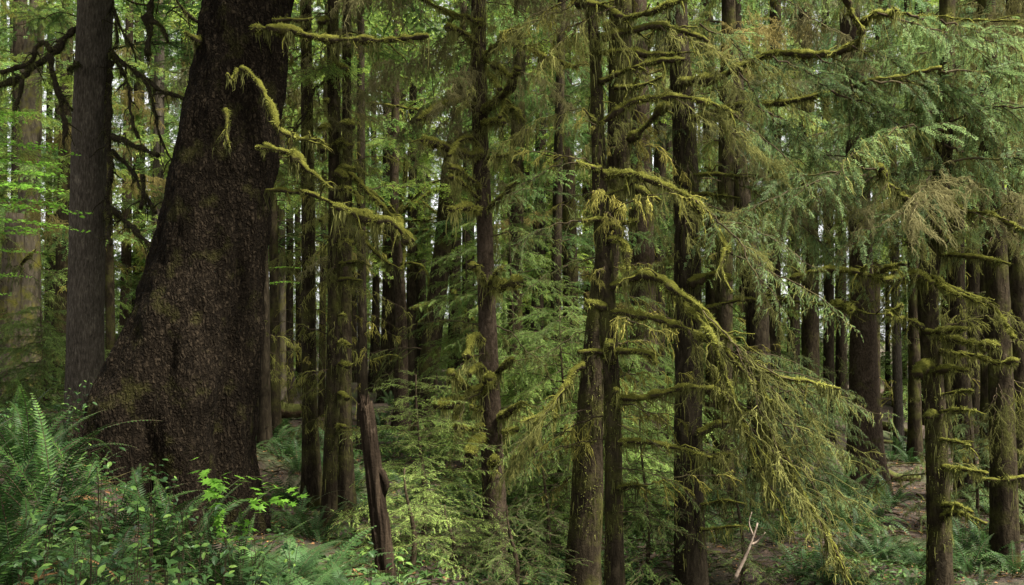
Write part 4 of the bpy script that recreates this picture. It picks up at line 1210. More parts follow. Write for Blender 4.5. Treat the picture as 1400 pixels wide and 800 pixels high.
for px, py, d, dv, s in [(1060, 200, 11.2, (.9, -.3, -.5), .8), (1000, 245, 11.4, (1, -.4, -.5), .8), (980, 200, 11.6, (.8, -.5, -.6), .8), (1040, 270, 11.3, (.9, .1, -.5), .8), (985, 160, 11, (.7, -.3, -.8), .7), (1040, 85, 10.8, (.5, -.4, -.8), .6), (1010, 100, 10.8, (.8, -.2, -.6), .7), (960, 280, 11.2, (.9, -.2, -.6), .8), (960, 130, 11.2, (.6, -.4, -.7), .7),
                         (1000, 60, 11.0, (.8, -.2, -.5), .8), (960, 30, 11.2, (.9, -.3, -.4), .8), (980, -20, 11.0, (.9, -.2, -.5), .8), (1060, -10, 10.8, (.9, -.2, -.4), .8)]:
    if k_sp % 3 != 2:
        spray_at(J, random.choice(('dead', 'midspruce', 'mossydead')), px, py, d + 0.1, (dv[0], abs(dv[1]), dv[2]), s)
    k_sp += 1
for px, py, d, dv, s, key in [(1290, 230, 11.2, (-1, -.3, -.2), .9, 'midspruce'), (1285, 260, 11.2, (-.9, -.5, -.3), .8, 'midspruce'), (1270, 240, 11, (-.5, -.8, -.3), .9, 'dead'), (1290, 250, 11.2, (.8, -.6, -.2), .9, 'dead'), (1290, 220, 11.2, (1, -.2, -.1), 1.0, 'midspruce'), (1292, 200, 11.3, (.9, .3, -.1), 1.0, 'midspruce'),
                              (1215, 250, 10.5, (-.6, -.2, -.7), .6, 'dead'), (1260, 290, 10.7, (-.3, -.4, -.9), .5, 'dead'), (1200, 232, 10.4, (-1, -.2, -.3), .8, 'midspruce'), (1330, 290, 10.8, (.7, -.3, -.5), .6, 'dead'), (1370, 300, 10.6, (.9, 0, -.3), .6, 'midspruce'),
                              (1292, 180, 11.3, (-.8, -.6, -.1), 1.0, 'midspruce'), (1292, 170, 11.3, (.4, -.9, -.1), 1.0, 'midspruce'), (1295, 150, 11.4, (-.9, .2, 0), 1.0, 'midspruce'), (1295, 140, 11.4, (.9, .2, 0), 1.0, 'midspruce'), (1150, 245, 10.6, (-.8, -.3, -.4), .7, 'dead'),
                              (1180, 240, 10.5, (-.9, -.3, -.1), .8, 'midspruce'), (1160, 235, 10.5, (-.8, .3, -.2), .8, 'midspruce'), (1345, 410, 10.7, (.6, -.2, -.8), .4, 'fan'), (1310, 402, 10.8, (.3, -.2, -.9), .4, 'fan'), (1275, 390, 11.1, (.2, -.2, -1), .35, 'fan'), (1300, 392, 11, (.7, .2, -.5), .4, 'fan')]:
    if key == 'dead' and int(px) % 20 < 10:
        key = 'mossydead'
    spray_at(N_, key, px, py, d, dv, s * (.8 if 'dead' in key else 1))
for px, py, d, dv, s in [(1362, 530, 12.6, (-.25, -.2, -1), .5), (1366, 525, 12.6, (.1, -.3, -1), .5), (1368, 535, 12.6, (.3, -.2, -1), .45), (1372, 540, 12.6, (-.1, -.1, -1), .55), (1362, 540, 12.7, (-.5, -.1, -.9), .4)]:
    spray_at(P1, 'fan', px, py, d, dv, s, "mossy_twigs")

# drooping fan of mossy twigs below the long limbs of H1
for px, py, d, dv, s in [(960, 425, 8.75, (.45, -.1, -.9), .7), (985, 452, 8.7, (.6, 0, -.8), .75), (1004, 470, 8.7, (.35, -.15, -.95), .8), (1000, 480, 8.7, (.8, .1, -.6), .7), (1002, 546, 8.85, (.5, -.1, -.9), .9), (990, 540, 8.85, (.25, 0, -1), .75), (1002, 548, 8.85, (.75, .1, -.75), .85),
                         (970, 465, 8.75, (.3, .1, -.95), .6), (1020, 580, 8.8, (.55, -.1, -.85), .9), (1050, 610, 8.8, (.5, 0, -.9), .75), (1030, 500, 8.7, (.6, .2, -.7), .8), (940, 450, 8.9, (.2, 0, -1), .45), (975, 535, 8.9, (.05, 0, -1), .5), (1010, 560, 8.85, (.1, .1, -1), .6), (1060, 560, 8.8, (.4, .1, -.9), .7)]:
    spray_at(H1, 'fan', px, py, d, dv, s, "mossy_twigs")
for pix, r in [([(985, 475), (1010, 500), (1040, 530), (1060, 560)], 4), ([(1002, 546), (1015, 575), (1030, 620), (1050, 660), (1072, 712)], 3.5), ([(1002, 546), (1040, 580), (1075, 625), (1100, 680), (1125, 720), (1165, 795)], 4), ([(962, 446), (985, 500), (1000, 535), (1010, 560)], 4),
               ([(1040, 585), (1050, 620), (1058, 650)], 5), ([(990, 340), (985, 370), (1000, 400)], 3), ([(985, 475), (1030, 500), (1080, 520), (1150, 530)], 2.5)]:
    limb(H1, pix, r, 8.8, 8.7, 1.0, 1.6, taper=0.4, tint=.6)
for tr_, x_, ys, kk in ((J, 936, (20, 70, 120, 170, 215, 260, 300, 340), ('midspruce', 'mossydead', 'near')), (H2, 846, (30, 90, 160, 215, 270), ('mossydead', 'near')), (G, 657, (20, 60, 110, 160, 190, 235), ('dead', 'mossydead')), (D2, 457, (30, 90, 150, 210, 290, 340), ('mossydead', 'dead')), (D1, 421, (60, 130, 200, 270, 340), ('mossydead', 'near')), (N_, 1288, (175, 215, 260, 300), ('mossydead', 'midspruce')), (P1, 1358, (60, 120, 190, 250, 310), ('midspruce', 'mossydead'))):
    for k, y_ in enumerate(ys):
        for sd_ in (-1, 1):
            spray_at(tr_, kk[(k + (sd_ > 0)) % len(kk)], x_ + random.uniform(-4, 4), y_ + random.uniform(-15, 15), tr_.d - 0.1, (sd_ * random.uniform(.5, 1), random.uniform(-.7, .2), random.uniform(-.45, -.1)), random.uniform(.22, .42))
# grey-green living sprays poking out to the right of the fan
for px, py, d, dv, s in [(1020, 500, 9.0, (1, .1, -.15), .62), (1040, 530, 9.0, (1, -.1, -.12), .72), (1030, 560, 9.0, (1, .2, -.3), .6), (1060, 520, 9.1, (1, .3, -.2), .55), (1010, 480, 9.1, (.9, .4, -.1), .5), (1050, 560, 9.0, (.9, -.2, -.4), .5), (1000, 510, 9.1, (.9, -.3, -.3), .55)]:
    spray_at(H1, 'nearspruce', px, py, d, dv, s)
# sprays hanging off H1/H2 limbs
for px, py, d, dv, s, key in [(925, 135, 9.2, (.8, -.3, -.6), .5, 'mossydead'), (900, 244, 9.2, (.4, -.3, -.8), .4, 'mossydead'), (945, 268, 9.1, (.7, -.3, -.6), .55, 'mossydead'), (985, 320, 9.0, (.5, 0, -.8), .6, 'mossydead'), (930, 76, 9.3, (.9, -.2, -.4), .5, 'mossydead'), (960, 140, 9.2, (.8, 0, -.6), .6, 'mossydead'),
                              (1000, 152, 9.2, (.7, .2, -.5), .7, 'nearspruce'), (965, 290, 9.1, (.9, .2, -.3), .8, 'nearspruce'), (950, 275, 9.1, (.5, -.4, -.6), .8, 'nearspruce'), (990, 340, 9.0, (.8, -.1, -.4), .8, 'nearspruce'), (930, 440, 9.0, (.6, .3, -.6), .5, 'mossydead'),
                              (870, 248, 9.4, (.4, .4, -.7), .4, 'mossydead'), (790, 222, 9.4, (-.9, -.1, -.3), .55, 'near'), (795, 302, 9.5, (-.9, .1, -.3), .6, 'near'), (800, 148, 9.5, (-.9, .2, -.1), .5, 'mossydead'), (820, 350, 9.6, (-.9, -.3, -.25), .55, 'near'), (770, 530, 9.4, (-.5, -.2, -.7), .4, 'mossydead'),
                              (745, 562, 9.4, (-.5, 0, -.8), .4, 'mossydead'), (720, 598, 9.4, (-.4, 0, -.8), .35, 'mossydead'), (800, 560, 9.6, (-.9, -.3, -.3), .6, 'near'), (798, 610, 9.7, (-.9, -.2, -.2), .6, 'near'), (845, 580, 9.4, (.7, -.4, -.3), .5, 'near'), (845, 640, 9.5, (.8, -.3, -.2), .5, 'near'),
                              (810, 450, 9.7, (-.8, -.5, -.3), .45, 'near'), (845, 700, 9.5, (.8, -.2, -.1), .45, 'near'), (900, 35, 9.3, (.6, -.3, -.4), .5, 'mossydead'), (840, 10, 9.3, (-.9, -.2, -.5), .6, 'mossydead'), (790, 0, 9.4, (-.8, -.2, -.5), .6, 'mossydead')]:
    spray_at(H1, key, px, py, d, dv, s)


# ------------------------------------------------------------------ trees without a place of their own in the foreground: middle and far forest
def land_label(px, base, used={}):
    marks = [(10, "the pale mossy trunks"), (120, "the tall straight trunk"), (250, "the huge leaning spruce"), (422, "the slim ferny-based trunk"), (462, "the twin mossy trunks"), (508, "the broken snag"), (549, "the slender reddish trunk"),
             (600, "the stout curving trunk"), (665, "the knotty conifer"), (740, "the gap beside the knotty conifer"), (822, "the crossing mossy pair"), (879, "the broad pinkish trunk"), (941, "the thick dark mossy trunk"), (1040, "the drooping mossy fan"),
             (1108, "the wide mossy trunk"), (1181, "the flared reddish trunk"), (1275, "the golden-limbed conifer"), (1368, "the stout grey-brown trunk")]
    m = min(marks, key=lambda q: abs(q[0] - px))
    side = "behind" if abs(m[0] - px) < 12 else ("just left of" if px < m[0] else "just right of")
    txt = f"{base} {side} {m[1]}"
    return txt


def band(d):
    return "middle-distance" if d < 24 else ("distant" if d < 36 else "far-off")


used_lab = {}
forest = []
rnd = random.Random(21)
# hand-placed fill trunks (px at eye level, distance, diameter m, bark, foliage, low branch height, lean px per 400px)
FILL = [(360, 17.5, .20, 'dark_bark', 'mid', 3.6), (375, 21, .20, 'mossy_bark', 'far', 3.6), (386, 25, .18, 'pale_bark', 'far', 3.4), (396, 27, .20, 'dark_bark', 'far', 3.8), (408, 33, .2, 'dark_bark', 'far', 4), (441, 25, .15, 'mossy_bark', 'far', 4),
        (704, 18, .28, 'mossy_bark', 'mid', 3.0), (735, 24, .3, 'dark_bark', 'far', 2.4), (760, 17, .18, 'dark_bark', 'mid', 2.2), (780, 22, .35, 'mossy_bark', 'far', 2.4), (640, 28, .35, 'dark_bark', 'far', 3.4), (720, 32, .4, 'dark_bark', 'far', 3),
        (750, 29, .3, 'dark_bark', 'far', 3), (622, 34, .4, 'dark_bark', 'far', 4), (900, 25, .35, 'dark_bark', 'farspruce', 3), (917, 30, .3, 'dark_bark', 'far', 3.4), (975, 26, .4, 'mossy_bark', 'farspruce', 3), (990, 17, .3, 'mossy_bark', 'midspruce', 2.8),
        (1058, 22, .3, 'mossy_bark', 'farspruce', 3.4), (1085, 33, .4, 'dark_bark', 'far', 4), (1150, 34, .35, 'dark_bark', 'far', 4), (1197, 32, .3, 'mossy_bark', 'far', 4), (1332, 26, .4, 'dark_bark', 'farspruce', 3.6), (1350, 18, .25, 'mossy_bark', 'midspruce', 3),
        (1268, 33, .4, 'dark_bark', 'far', 4), (1295, 29, .35, 'mossy_bark', 'farspruce', 3.6), (25, 29, .45, 'dark_bark', 'far', 3.2), (85, 26, .35, 'mossy_bark', 'far', 3.4), (-20, 19, .35, 'hemlock_bark', 'mid', 3.2), (150, 22, .2, 'mossy_bark', 'mid', 3.6), (190, 33, .4, 'dark_bark', 'far', 3.4),
        (215, 25, .3, 'hemlock_bark', 'far', 3.2), (260, 31, .4, 'dark_bark', 'far', 3.6), (330, 27, .4, 'dark_bark', 'far', 3.6), (1420, 19, .35, 'mossy_bark', 'midspruce', 3), (1400, 27, .4, 'dark_bark', 'farspruce', 3), (575, 37, .4, 'dark_bark', 'far', 4), (480, 37, .45, 'dark_bark', 'far', 4),
        (845, 33, .4, 'dark_bark', 'far', 3.4), (805, 28, .3, 'mossy_bark', 'far', 3), (1015, 33, .4, 'dark_bark', 'far', 3.4)]
for k in range(60):
    d = rnd.uniform(30, 58)
    FILL.append((rnd.uniform(-120, 1520), d, rnd.uniform(.15, .38), rnd.choice(('dark_bark', 'mossy_bark', 'dark_bark', 'mossy_bark')), 'far', rnd.uniform(0.6, 4.5)))
for px, d, dia, bark, key, zl in FILL:
    w = dia * FPX / d
    x = (px - 700) / FPX * d
    lean = rnd.uniform(-10, 10)
    g = gz(x, d)
    gpy = 460 + (CAMZ - g) / d * FPX
    lab = land_label(px, f"{band(d)} {'slim' if dia < .24 else 'plain' if dia < .36 else 'thick'} {'mossy' if bark == 'mossy_bark' else 'pale' if bark == 'pale_bark' else 'grey-brown' if bark == 'hemlock_bark' else 'dark'} conifer")
    used_lab[lab] = used_lab.get(lab, 0) + 1
    tr_ = make_tree(lab, [(px + lean, 0, w * .8), (px + lean * .5, 200, w * .9), (px, 400, w), (px - lean * .2, gpy - 5, w * 1.08)], d, bark, 20 if d < 40 else 24, 12 if d > 25 else 16, 0.08, 0.5, group="conifers of the middle and far forest", step=0.6 if d > 25 else 0.35)
    vis_top = 1.6 + 0.36 * d + 1.5
    if d < 26:
        foliate(tr_, zl, vis_top, 0.36, key, 0.6, 1.15, deadkey='dead', deadp=0.15)
    else:
        foliate(tr_, zl, vis_top, 0.55 if d < 42 else 0.8, key, 0.75, 1.4)
    forest.append(tr_)
for tr_ in named + forest:
    if tr_ in (BIG, SN, B):
        continue
    n_ = 20 if tr_.d < 24 else 12
    zt_ = 1.6 + 0.36 * tr_.d
    for q in range(n_):
        add_branch(tr_, 'stub', random.uniform(tr_.base[2] + 1.0, min(zt_, tr_.path[-1][2] - .3)), random.uniform(0, 360), random.uniform(0.3, 1.15) * (1 if tr_.d < 20 else 1.3), random.uniform(-25, 25), name="dead_twig")


for x_, y_, dia_, r_ in [(3.9, 1.6, .4, 1.1), (-6.5, 1.5, .5, 1.8)]:  # conifers out of view, added beside the camera to shade the fern bank
    g_ = gz(x_, y_)
    base_ = np.array([x_, y_, g_])
    tr_ = Tree()
    tr_.base, tr_.d, tr_.tone = base_, 10, (1, 1, 1, 1)
    tr_.root = thing("conifer_tree", base_, "unseen conifer added beside the viewpoint to shade the fern bank", "tree", "added shade conifers around the viewpoint")
    s_ = np.linspace(0, 1, 40)
    tr_.path = np.stack([x_ + 0 * s_, y_ + 0 * s_, g_ - .3 + 21 * s_], 1)
    tr_.rad = dia_ / 2 * (1 - .7 * s_)
    obj("trunk", trunk_mesh(tr_.path - base_, tr_.rad, 16, "mossy_bark", .08, 0, .5), tr_.root)
    foliate(tr_, g_ + 7.5, 15, 0.30, 'far', r_ * .75, r_ * 1.1)

rnd4 = random.Random(9)
for k in range(30):
    px_ = -60 + 1520 * ((k * 0.618034 + .3) % 1.0)
    d_ = rnd4.uniform(56, 74)
    if 850 < px_ < 905 or 1035 < px_ < 1120 or 140 < px_ < 225:
        continue
    dia_ = rnd4.uniform(.4, .7)
    w_ = dia_ * FPX / d_
    tr_ = make_tree(land_label(px_, f"{'tallest far' if d_ > 68 else 'farthest full-crowned' if d_ > 62 else 'full-crowned background'} conifer"), [(px_, -40, w_ * .6), (px_, 200, w_ * .8), (px_, 480, w_)], d_, "dark_bark", 32, 8, .05, .3, group="full-crowned conifers at the back of the forest", step=1.5)
    foliate(tr_, 0.6, 30, 1.05, 'far', 1.5, 2.3)
    forest.append(tr_)

# ------------------------------------------------------------------ young hemlocks (tiered sapling sprays)
def sapling(px, pytop, pybase, d, label, key='sapling', wide=1.0, name="young_hemlock", n=34, tops=0.25, group=None):
    top = P(px, pytop, d)
    x = top[0]
    g = gz(x, d)
    h = top[2] - g
    tr = Tree()
    tr.base = np.array([x, d, g])
    tr.d = d
    tr.root = thing(name, tr.base, label, "tree", group)
    m_ = 14
    s = np.linspace(0, 1, m_)
    path = np.stack([x + 0.05 * np.sin(s * 5), d + 0 * s, g - 0.1 + (h + 0.1) * s], 1)
    tr.path, tr.rad = path, 0.03 * (1 - 0.9 * s) + 0.004
    mb = MB()
    tube(mb, path - tr.base, tr.rad, 7, 0)
    obj("trunk", mb.mesh("trunk", ["twig_wood"]), tr.root)
    az = random.uniform(0, 360)
    for k in range(n):
        u_ = (k + 0.5) / n
        z = g + h * (0.12 + 0.88 * u_)
        az += 137.5 + random.uniform(-20, 20)
        sc = (tops + (1 - u_) ** 0.7 * 0.85) * wide * random.uniform(0.75, 1.15)
        add_branch(tr, key, z, az % 360, sc, random.uniform(-12, 12) - 8 * (1 - u_), random.uniform(-.12, .12))
    TREES.append(tr)
    return tr


sapling(575, 512, 800, 10.8, "young hemlock with bright tiered sprays beside the broken snag", n=60, wide=0.85)
sapling(560, 640, 800, 9.4, "smaller bright young hemlock low behind the snag's foot", n=26, wide=0.5)
sapling(615, 690, 800, 9.8, "low young hemlock in front of the knotty mossy conifer", n=24, wide=0.5, key='lower')
sapling(745, 590, 800, 12.4, "dark young hemlock between the knotty conifer and the crossing pair", n=40, wide=0.8, key='lower')
sapling(700, 690, 800, 9.6, "lowest dark young hemlock in the hollow below the knotty conifer", n=26, wide=0.6, key='lower')
sapling(880, 560, 800, 12.5, "dark young hemlock between the crossing pair and the thick dark trunk", n=38, wide=0.8, key='lower')
sapling(1010, 640, 800, 12.5, "dim young hemlock under the drooping mossy fan", n=30, wide=0.7, key='lower')
sapling(770, 420, 700, 14.5, "taller young hemlock with grey-green sprays behind the crossing pair", n=60, wide=1.1, key='mid')
sapling(700, 250, 700, 16.5, "tall feathery hemlock filling the gap right of the knotty conifer", n=60, wide=0.85, key='mid')
sapling(1090, 480, 700, 17, "young spruce between the fan and the wide mossy trunk", n=46, wide=0.8, key='midspruce')
sapling(640, 300, 600, 19, "feathery hemlock behind the knotty conifer", n=44, wide=0.75, key='mid')
sapling(860, 400, 700, 16, "feathery hemlock hiding the foot of the broad pinkish trunk", n=50, wide=0.9, key='mid')
sapling(60, 420, 560, 17, "feathery hemlock between the pale trunks and the tall straight trunk", n=46, wide=0.9, key='mid')
rnd3 = random.Random(5)
for k in range(84):
    px_ = -20 + 1460 * ((k * 0.618034) % 1.0)
    d_ = rnd3.uniform(27, 60)
    if 1185 < px_ < 1240 or (335 < px_ < 620 and d_ < 44) or (px_ > 1040 and d_ < 33):
        continue
    tp_ = 460 - FPX * (rnd3.uniform(2.5, 7.5) - 1.6) / d_
    sapling(px_, tp_, 600, d_, land_label(px_, f"{'taller' if tp_ < 330 else 'low' if tp_ > 400 else 'leafy'} {'farthest' if d_ > 50 else 'far' if d_ > 40 else 'nearer'} young hemlock"), n=26, wide=1.25, key='far', group="far young hemlocks")
sapling(1330, 560, 700, 16, "young spruce beyond the golden-limbed conifer", n=30, wide=0.6, key='midspruce')


# ------------------------------------------------------------------ vine maples
def leaf_shape(kind):
    """flat outline with a slight fold; unit length along +x"""
    if kind == 'maple':
        pts = []
        lobes = [(-125, .42), (-95, .30), (-80, .62), (-52, .40), (-38, .82), (-16, .5), (0, 1.0), (16, .5), (38, .82), (52, .40), (80, .62), (95, .30), (125, .42)]
        for a, r in lobes:
            pts.append((0.0 + r * math.cos(R(a)), r * math.sin(R(a)), -0.10 * abs(math.sin(R(a))) * r))
    else:
        pts = [(0.18, -.17, 0.04), (0.42, -.27, 0.05), (0.68, -.22, .03), (1, 0, -.10), (0.68, .22, .03), (0.42, .27, .05), (0.18, .17, .04)]
    V = np.array([(0, 0, 0)] + pts)
    if kind != 'maple':
        V = np.vstack([V, [(0.5, 0, 0)]])
        c = len(V) - 1
        F = [(0, 1, c), (1, 2, c), (2, 3, c), (3, 4, c), (4, 5, c), (5, 6, c), (6, 7, c), (7, 0, c)]
    else:
        F = [(0, k, k + 1) for k in range(1, len(pts))]
    return V, np.array(F)


def leaf_mesh(kind, mat, tint):
    V, F = leaf_shape(kind)
    mb = MB()
    mb.add(V, F, 0, tint)
    return mb.mesh("leaf", [mat])


MAPLE = [leaf_mesh('maple', "maple_leaf", t_) for t_ in (0.35, 0.55, 0.75)]
OVAL = [leaf_mesh('oval', "shrub_leaf", t_) for t_ in (0.2, 0.35, 0.5, 0.6, 0.9)]


def maple_spray_mesh(seed, L=1.5, nl=230, size=(0.035, 0.06)):
    rng = np.random.default_rng(seed)
    mb = MB()
    V, F = leaf_shape('maple')
    for k in range(9):
        a = rng.uniform(-0.7, 0.7)
        s = np.linspace(0, 1, 6)[:, None]
        b0 = np.array([L * 0.12 * k, 0, 0.02 * k - 0.004 * k * k])
        p = b0 + np.array([math.cos(a), math.sin(a), 0.05]) * s * L * 0.35
        p[:, 2] -= 0.06 * s[:, 0] ** 2
        tube(mb, p, 0.004 * (1 - 0.8 * s[:, 0]), 3, 1, cap=False)
        for q in range(nl // 9):
            c = p[rng.integers(1, 6)] + rng.normal(0, 1, 3) * np.array([0.06, 0.06, 0.012])
            sc = rng.uniform(*size)
            az = a + rng.normal(0, 1.0)
            M = np.array(Matrix.Rotation(az, 3, 'Z') @ Matrix.Rotation(rng.normal(0.25, 0.25), 3, 'Y') @ Matrix.Rotation(rng.normal(0, 0.3), 3, 'X'))
            mb.add((V * sc) @ M.T + c, F, 0, float(np.clip(rng.normal(0.6, 0.2), 0, 1)))
    s = np.linspace(0, 1, 8)
    tube(mb, np.stack([L * 1.0 * s, 0 * s, 0.18 * s - 0.26 * s * s], 1), 0.008 * (1 - 0.8 * s), 5, 1)
    return mb.mesh("maple_branch", ["maple_leaf", "twig_wood"])


SPR['maple'] = [maple_spray_mesh(300 + k) for k in range(3)]


def vine_maple(px, d, label, tips, leanx=0.0):
    x = (px - 700) / FPX * d
    g = gz(x, d)
    tr = Tree()
    tr.base = np.array([x, d, g])
    tr.d = d
    tr.root = thing("vine_maple", tr.base, label, "tree")
    zt = 5.5
    s = np.linspace(0, 1, 16)
    tr.path = np.stack([x + leanx * s, d + 0.1 * np.sin(4 * s), g - 0.1 + (zt - g) * s], 1)
    tr.rad = 0.04 * (1 - 0.8 * s)
    mb = MB()
    tube(mb, tr.path - tr.base, tr.rad, 8, 0, 0.5, 0.1)
    obj("trunk", mb.mesh("trunk", ["dark_bark"]), tr.root)
    for z, az, sc, pt in tips:
        add_branch(tr, 'maple', z, az, sc * 0.74, pt, random.uniform(-.15, .15))
    return tr


vine_maple(-90, 11, "vine maple with bright green tiers of leaves over the pale mossy trunks", [(3.0, -10, .9, 3), (3.3, 20, .8, 5), (3.5, -30, .8, 6), (3.75, 5, .95, 2), (3.9, -15, .7, 8), (2.9, 15, 1.0, 1), (3.15, 2, 1.1, -2), (3.4, -6, 1.0, 2), (4.1, 15, .7, 4), (2.75, -8, .9, 4), (3.25, -20, 1.1, 0), (3.6, 12, .9, 0), (2.7, 20, .7, 8), (2.5, 0, .7, 6), (2.2, 10, .6, 10), (2.0, -15, .6, 8)])
vine_maple(360, 19, "dim maple sapling seen through the gap right of the huge leaning spruce", [(2.6, -20, .5, 5), (2.9, 20, .5, 5)])


def leafy_sprig(px, py, d, label, stems, kind, size, nleaf, name, cat="plant", group=None, up=0.4):
    x = (px - 700) / FPX * d
    g = gz(x, d)
    root = thing(name, (x, d, g), label, cat, group)
    base = np.array([x, d, g])
    rng = np.random.default_rng(int(px * 7 + d * 100))
    for st in stems:
        pts = np.array([P(*q) for q in st]) - base
        pts = np.vstack([[[0, 0, -0.05]], pts])
        path = resample(pts, 22)
        mb = MB()
        s = np.linspace(0, 1, 22)
        tube(mb, path, 0.003 * (1 - 0.7 * s), 5, 0)
        obj("stem", mb.mesh("stem", ["twig_wood"]), root)
        for k in range(nleaf):
            u_ = (0.35 if kind == 'maple' else 0.15) + (0.65 if kind == 'maple' else 0.85) * (k + 0.5) / nleaf
            f = u_ * 21
            i = int(min(f, 20))
            c = path[i] + (path[i + 1] - path[i]) * (f - i)
            tan = norm(path[i + 1] - path[i])
            az = math.atan2(tan[1], tan[0]) + (1 if k % 2 else -1) * rng.uniform(0.5, 1.5)
            sz = size * rng.uniform(0.65, 1.25)
            ms = MAPLE if kind == 'maple' else OVAL
            off = np.array([math.cos(az), math.sin(az), 0]) * sz * 0.35
            obj("leaf", ms[int(rng.integers(0, len(ms)))], root, c + off + np.array([0, 0, rng.normal(0.01, 0.012)]), (rng.normal(0, .35), rng.normal(0.2, .3), az), sz)
    return root


leafy_sprig(330, 700, 6.6, "low bright green maple sprig reaching across the foot of the huge spruce", [
    [(300, 700, 6.6), (300, 660, 6.5), (330, 652, 6.4), (365, 652, 6.4)], [(300, 700, 6.6), (290, 655, 6.5), (275, 640, 6.4), (270, 630, 6.4)], [(330, 720, 6.5), (350, 670, 6.4), (380, 668, 6.3), (412, 685, 6.3)],
    [(300, 700, 6.6), (295, 670, 6.5), (310, 660, 6.4), (345, 660, 6.4)], [(340, 720, 6.5), (355, 690, 6.4), (375, 685, 6.3), (400, 695, 6.3)], [(300, 700, 6.6), (283, 680, 6.4), (285, 672, 6.4), (298, 680, 6.3)]], 'maple', 0.062, 16, "maple_sprig")

# broad-leaved plants among the ferns
oval_spots = [(75, 640, 6.4), (110, 720, 5.2), (180, 730, 5.4), (45, 800, 4.3), (210, 810, 4.2), (270, 740, 5.4), (160, 660, 6.8), (240, 660, 6.6), (350, 740, 5.6), (130, 800, 4.2), (210, 640, 5.8), (190, 690, 5.0), (250, 700, 4.8), (130, 690, 4.9), (60, 700, 4.6), (300, 740, 4.6), (230, 770, 4.2), (160, 760, 4.2), (90, 770, 4.2), (30, 760, 4.3), (340, 780, 4.4), (20, 560, 9.5), (105, 525, 11), (100, 545, 9.5), (280, 690, 5.6), (510, 745, 6.3), (540, 760, 6.0), (400, 740, 6.6), (140, 620, 6.6), (260, 790, 3.9)]
for k, (px, py, d) in enumerate(oval_spots):
    rnd2 = random.Random(k)
    stems = []
    for q in range(4):
        dx = rnd2.uniform(-28, 28)
        stems.append([(px + dx * .3, py + 35, d), (px + dx * .7, py + 12, d - .05), (px + dx, py + rnd2.uniform(-14, 8), d - .1 - rnd2.random() * .2)])
    leafy_sprig(px, py, d, f"{'tall' if k % 3 == 0 else 'spreading' if k % 3 == 1 else 'low'} oval-leaved plant {'high on' if py < 660 else 'halfway down' if py < 745 else 'low on'} the bank, {'far left' if px < 100 else 'below the tall trunk' if px < 175 else 'below the spruce' if px < 320 else 'near the snag'}", stems, 'oval', 0.046, 14, "broadleaf_plant", "plant", "broad-leaved plants among the sword ferns")


# ------------------------------------------------------------------ ferns
def frond_mesh(seed, arch, npin=40, wid=0.085, mat="fern_green", width_pin=0.017, L=1.0, el0=70, tint=0.5):
    rng = np.random.default_rng(seed)
    mb = MB()
    n = 24
    s = np.linspace(0, 1, n)
    el = np.radians(el0 - arch * s ** 1.2)
    ds = L / (n - 1)
    x = np.concatenate([[0], np.cumsum(np.cos(el[:-1]) * ds)])
    z = np.concatenate([[0], np.cumsum(np.sin(el[:-1]) * ds)])
    y = 0.03 * np.sin(s * rng.uniform(1, 3)) * rng.choice([-1, 1])
    path = np.stack([x, y, z], 1)
    tube(mb, path, 0.004 * (1 - 0.8 * s) + 0.0006, 4, 1, cap=False)
    T = norm(np.gradient(path, axis=0))
    side = norm(np.cross(T, np.array([0, 0, 1.0]) + 0 * T))
    nrm = np.cross(side, T)
    u_ = np.linspace(0.10, 0.995, npin)
    fi = u_ * (n - 1)
    i0 = np.minimum(fi.astype(int), n - 2)
    pb = path[i0] + (path[i0 + 1] - path[i0]) * (fi - i0)[:, None]
    shape = np.minimum(1, (u_ - 0.04) / 0.22) ** 0.6 * np.maximum(0.04, (1 - u_)) ** 0.62 * 1.3
    for sg in (1, -1):
        ln = wid * shape * rng.uniform(0.85, 1.1, npin)
        dv = norm(side[i0] * sg + T[i0] * (0.22 + 0.45 * u_[:, None]) + nrm[i0] * rng.uniform(0.05, 0.3, (npin, 1)))
        nn = norm(nrm[i0] + rng.normal(0, 0.12, (npin, 3)))
        tt = np.clip(tint + 0.25 * (u_ - 0.4) + rng.normal(0, 0.08, npin), 0, 1)
        kites(mb, pb, dv, nn, ln, np.minimum(width_pin, ln * 0.6), 0, tt, 0.22, 0.22)
    return mb.mesh("frond", [mat, "twig_wood"])


